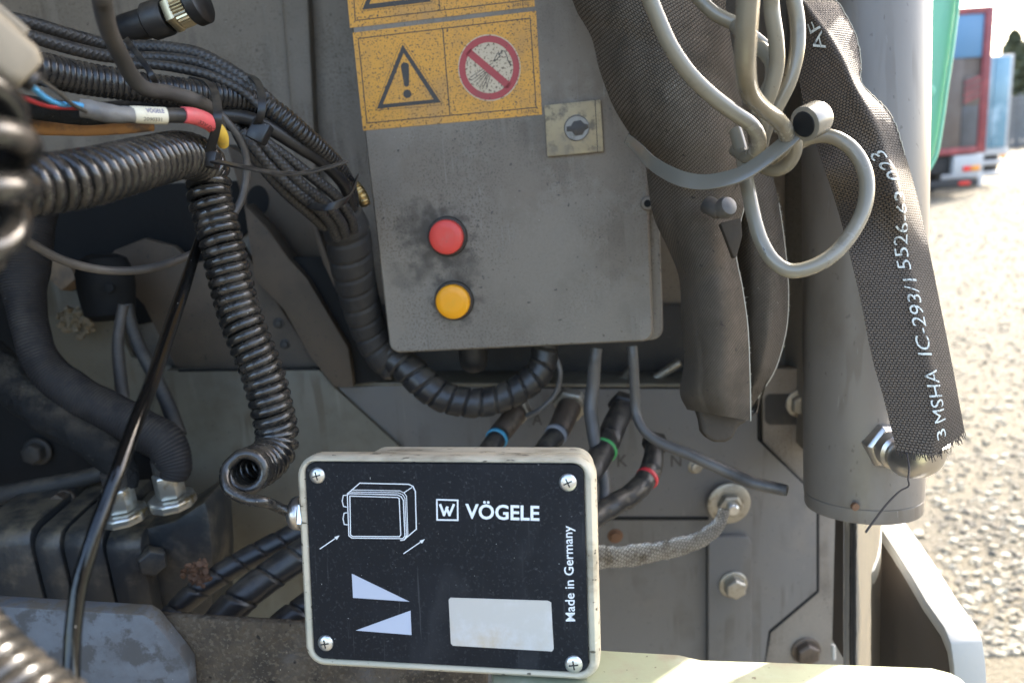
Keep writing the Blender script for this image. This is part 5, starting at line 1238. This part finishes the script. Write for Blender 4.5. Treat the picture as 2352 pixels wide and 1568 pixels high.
bx('underrun_bar', -2.4, -.08, .22, .40, -.05, .05, 'lorry_black', lo1); bx('reflector', -.62, -.35, .26, .34, -.07, -.051, 'lamp_red', lo1); bx('reflector', -.16, -.06, .2, .46, -.07, -.051, 'lorry_white', lo1)
for x in (-2.3, -.35):
    for y in (1.6, 2.9):
        w_ = part('wheel', lathe_mb((x - .14, y, .48), (1, 0, 0), [(.30, 0), (.46, .02), (.48, .06), (.48, .22), (.46, .27), (.30, .28)], 28), M['tyre'], lo1)
        part('rim', lathe_mb((x - .15, y, .48), (1, 0, 0), [(.26, 0), (.26, .30)], 20), M['lorry_dark'], w_)
d2 = 24.5
lm2 = lorry_frame(2309, 422, 281 / 3.9, math.radians(3)); lo2 = root('parked_trailer', 'pale blue and white box trailer parked behind the red framed one', 'trailer', mtx=lm2)
bx('box_body', -2.5, 0, 1.0, 3.9, .02, 10, 'lorry_white', lo2)
bx('rear_door', -.62, -.12, 1.15, 3.85, -.03, .019, 'box_blue', lo2); bx('rear_door', -1.25, -.66, 1.15, 3.85, -.03, .019, 'box_blue', lo2); bx('rear_door', -2.4, -1.28, 1.15, 3.85, -.03, .019, 'box_blue', lo2)
bx('sill', -2.5, 0, .93, 1.10, -.06, .018, 'lorry_white', lo2)
bx('bumper_bar', -2.45, -.18, .62, .78, -.1, 0, 'lorry_white', lo2, bev=.05); bx('bumper_bar', -2.45, -.2, .28, .44, -.1, 0, 'lorry_white', lo2, bev=.05)
bx('tail_lamp', -.3, -.12, .80, .92, -.1, -.061, 'lamp_amber', lo2); bx('chassis', -2.3, -.25, .4, .92, .05, 9, 'lorry_black', lo2)
for y in (1.5, 2.8):
    w_ = part('wheel', lathe_mb((-.5, y, .46), (1, 0, 0), [(.30, 0), (.44, .02), (.46, .06), (.46, .24), (.30, .26)], 24), M['tyre'], lo2)
# fence of horizontal boards
fe = root('boundary_fence', 'dark grey boarded fence at the far side of the yard', 'fence')
M['fence'] = mat('dark_fence_board', (.17, .168, .16), .8, dirt=((.12, .11, .10), 1.5, .4, .7))
fY = 40.0
fa = QZ(2300, 360, 0); 
x0_ = QY(2230, 300, fY).x; x1_ = x0_ + 14
nb = 9
board = box_mb((0, 0, 0), (2.4, .04, .26)).mesh('fence_board', bevel=.01)
for i in range(6):
    part('fence_post', box_mb((x0_ + i * 2.5 - .06, fY - .03, 0), (x0_ + i * 2.5 + .06, fY + .09, nb * .29 + .15)), M['fence'], fe, bevel=.01)
    if i == 5: break
    for k in range(nb):
        o = link('fence_board', board, M['fence'], fe); o.location = (x0_ + i * 2.5 + .05 + .012, fY, .12 + k * .285)
M['needles'] = mat('pine_needles', (.10, .105, .055), .8, grain=(.4, 2))
M['bark'] = mat('bark', (.10, .07, .05), .9)
def pine(x, y, h, seed, label):
    t = root('pine_tree', label, 'tree', 'conifers beyond the fence')
    rs = np.random.RandomState(seed); tr = MB()
    lathe_mb((x, y, 0), (0, 0, 1), [(h * .022, 0), (h * .016, h * .4), (h * .004, h * .97)], 8, tr)
    part('trunk', tr, M['bark'], t)
    cr = MB(); n = 2200
    for k in range(n):
        u = rs.rand() ** .8; z_ = h * (.12 + .88 * u); rad = h * .30 * (1 - u) ** .7 * (.75 + .5 * rs.rand()) + .05
        a = rs.rand() * 2 * PI; r_ = rad * (.35 + .65 * rs.rand()); c_ = np.array((x + r_ * math.cos(a), y + r_ * math.sin(a), z_ - r_ * .25))
        s = .14 + .16 * rs.rand(); e1 = rs.randn(3); e1 /= np.linalg.norm(e1); e2 = np.cross(e1, rs.randn(3)); e2 /= np.linalg.norm(e2)
        cr.add([c_ - e1 * s, c_ + e2 * s * .5, c_ + e1 * s, c_ - e2 * s * .5], [(0, 1, 2, 3)])
    part('crown', cr, M['needles'], t)
tx = QY(2318, 300, 44).x
for k, (dx, dy, h, lb) in enumerate(((0.5, 0, 5.6, 'dark conifer nearest the blue trailer beyond the fence'), (1.25, 2, 6.6, 'tallest conifer beyond the fence at the right edge'), (2.6, 1, 6.2, 'conifer beyond the fence cut by the right edge'), (-1.6, 3, 6.0, 'conifer beyond the fence hidden mostly by the trailer'))):
    pine(tx + dx, 44 + dy, h, k, lb)

# ================================================================== tidy: origins at the base of each thing, parts at their own centre
bpy.context.view_layer.update()
roots = [o for o in SC.objects if o.parent is None and o.type in ('MESH', 'EMPTY')]
def bounds(me):
    a = np.zeros(len(me.vertices) * 3); me.vertices.foreach_get('co', a); a = a.reshape(-1, 3); return a.min(0), a.max(0)
def walk(o):
    for c_ in o.children: yield c_; yield from walk(c_)
def recentre(o, origin_parent):
    me = o.data
    if me.users == 1:
        a, b = bounds(me); c_ = Vector((a + b) / 2)
        me.transform(Matrix.Translation(-c_)); wpos = c_ + o.location
        me.update()
    else: wpos = o.location.copy()
    o.location = wpos - origin_parent
    return wpos
for o in roots:
    if o.name in POSED or o.name in ('ground',): 
        if o.name in POSED:
            for c_ in o.children:
                w = recentre(c_, Vector((0, 0, 0)))
                for d_ in c_.children: recentre(d_, w)
        continue
    if o.type == 'MESH':
        a, b = bounds(o.data); base = Vector(((a[0] + b[0]) / 2, (a[1] + b[1]) / 2, a[2]))
        o.data.transform(Matrix.Translation(-base)); o.location = base
        continue
    lo_, hi_ = np.full(3, 1e9), np.full(3, -1e9)
    for c_ in walk(o):
        a, b = bounds(c_.data); l_ = np.array(c_.location); lo_ = np.minimum(lo_, a + l_); hi_ = np.maximum(hi_, b + l_)
    base = Vector(((lo_[0] + hi_[0]) / 2, (lo_[1] + hi_[1]) / 2, lo_[2]))
    for c_ in list(o.children):
        kids = list(c_.children)
        w = recentre(c_, base)
        for d_ in kids: recentre(d_, w)
    o.location = base
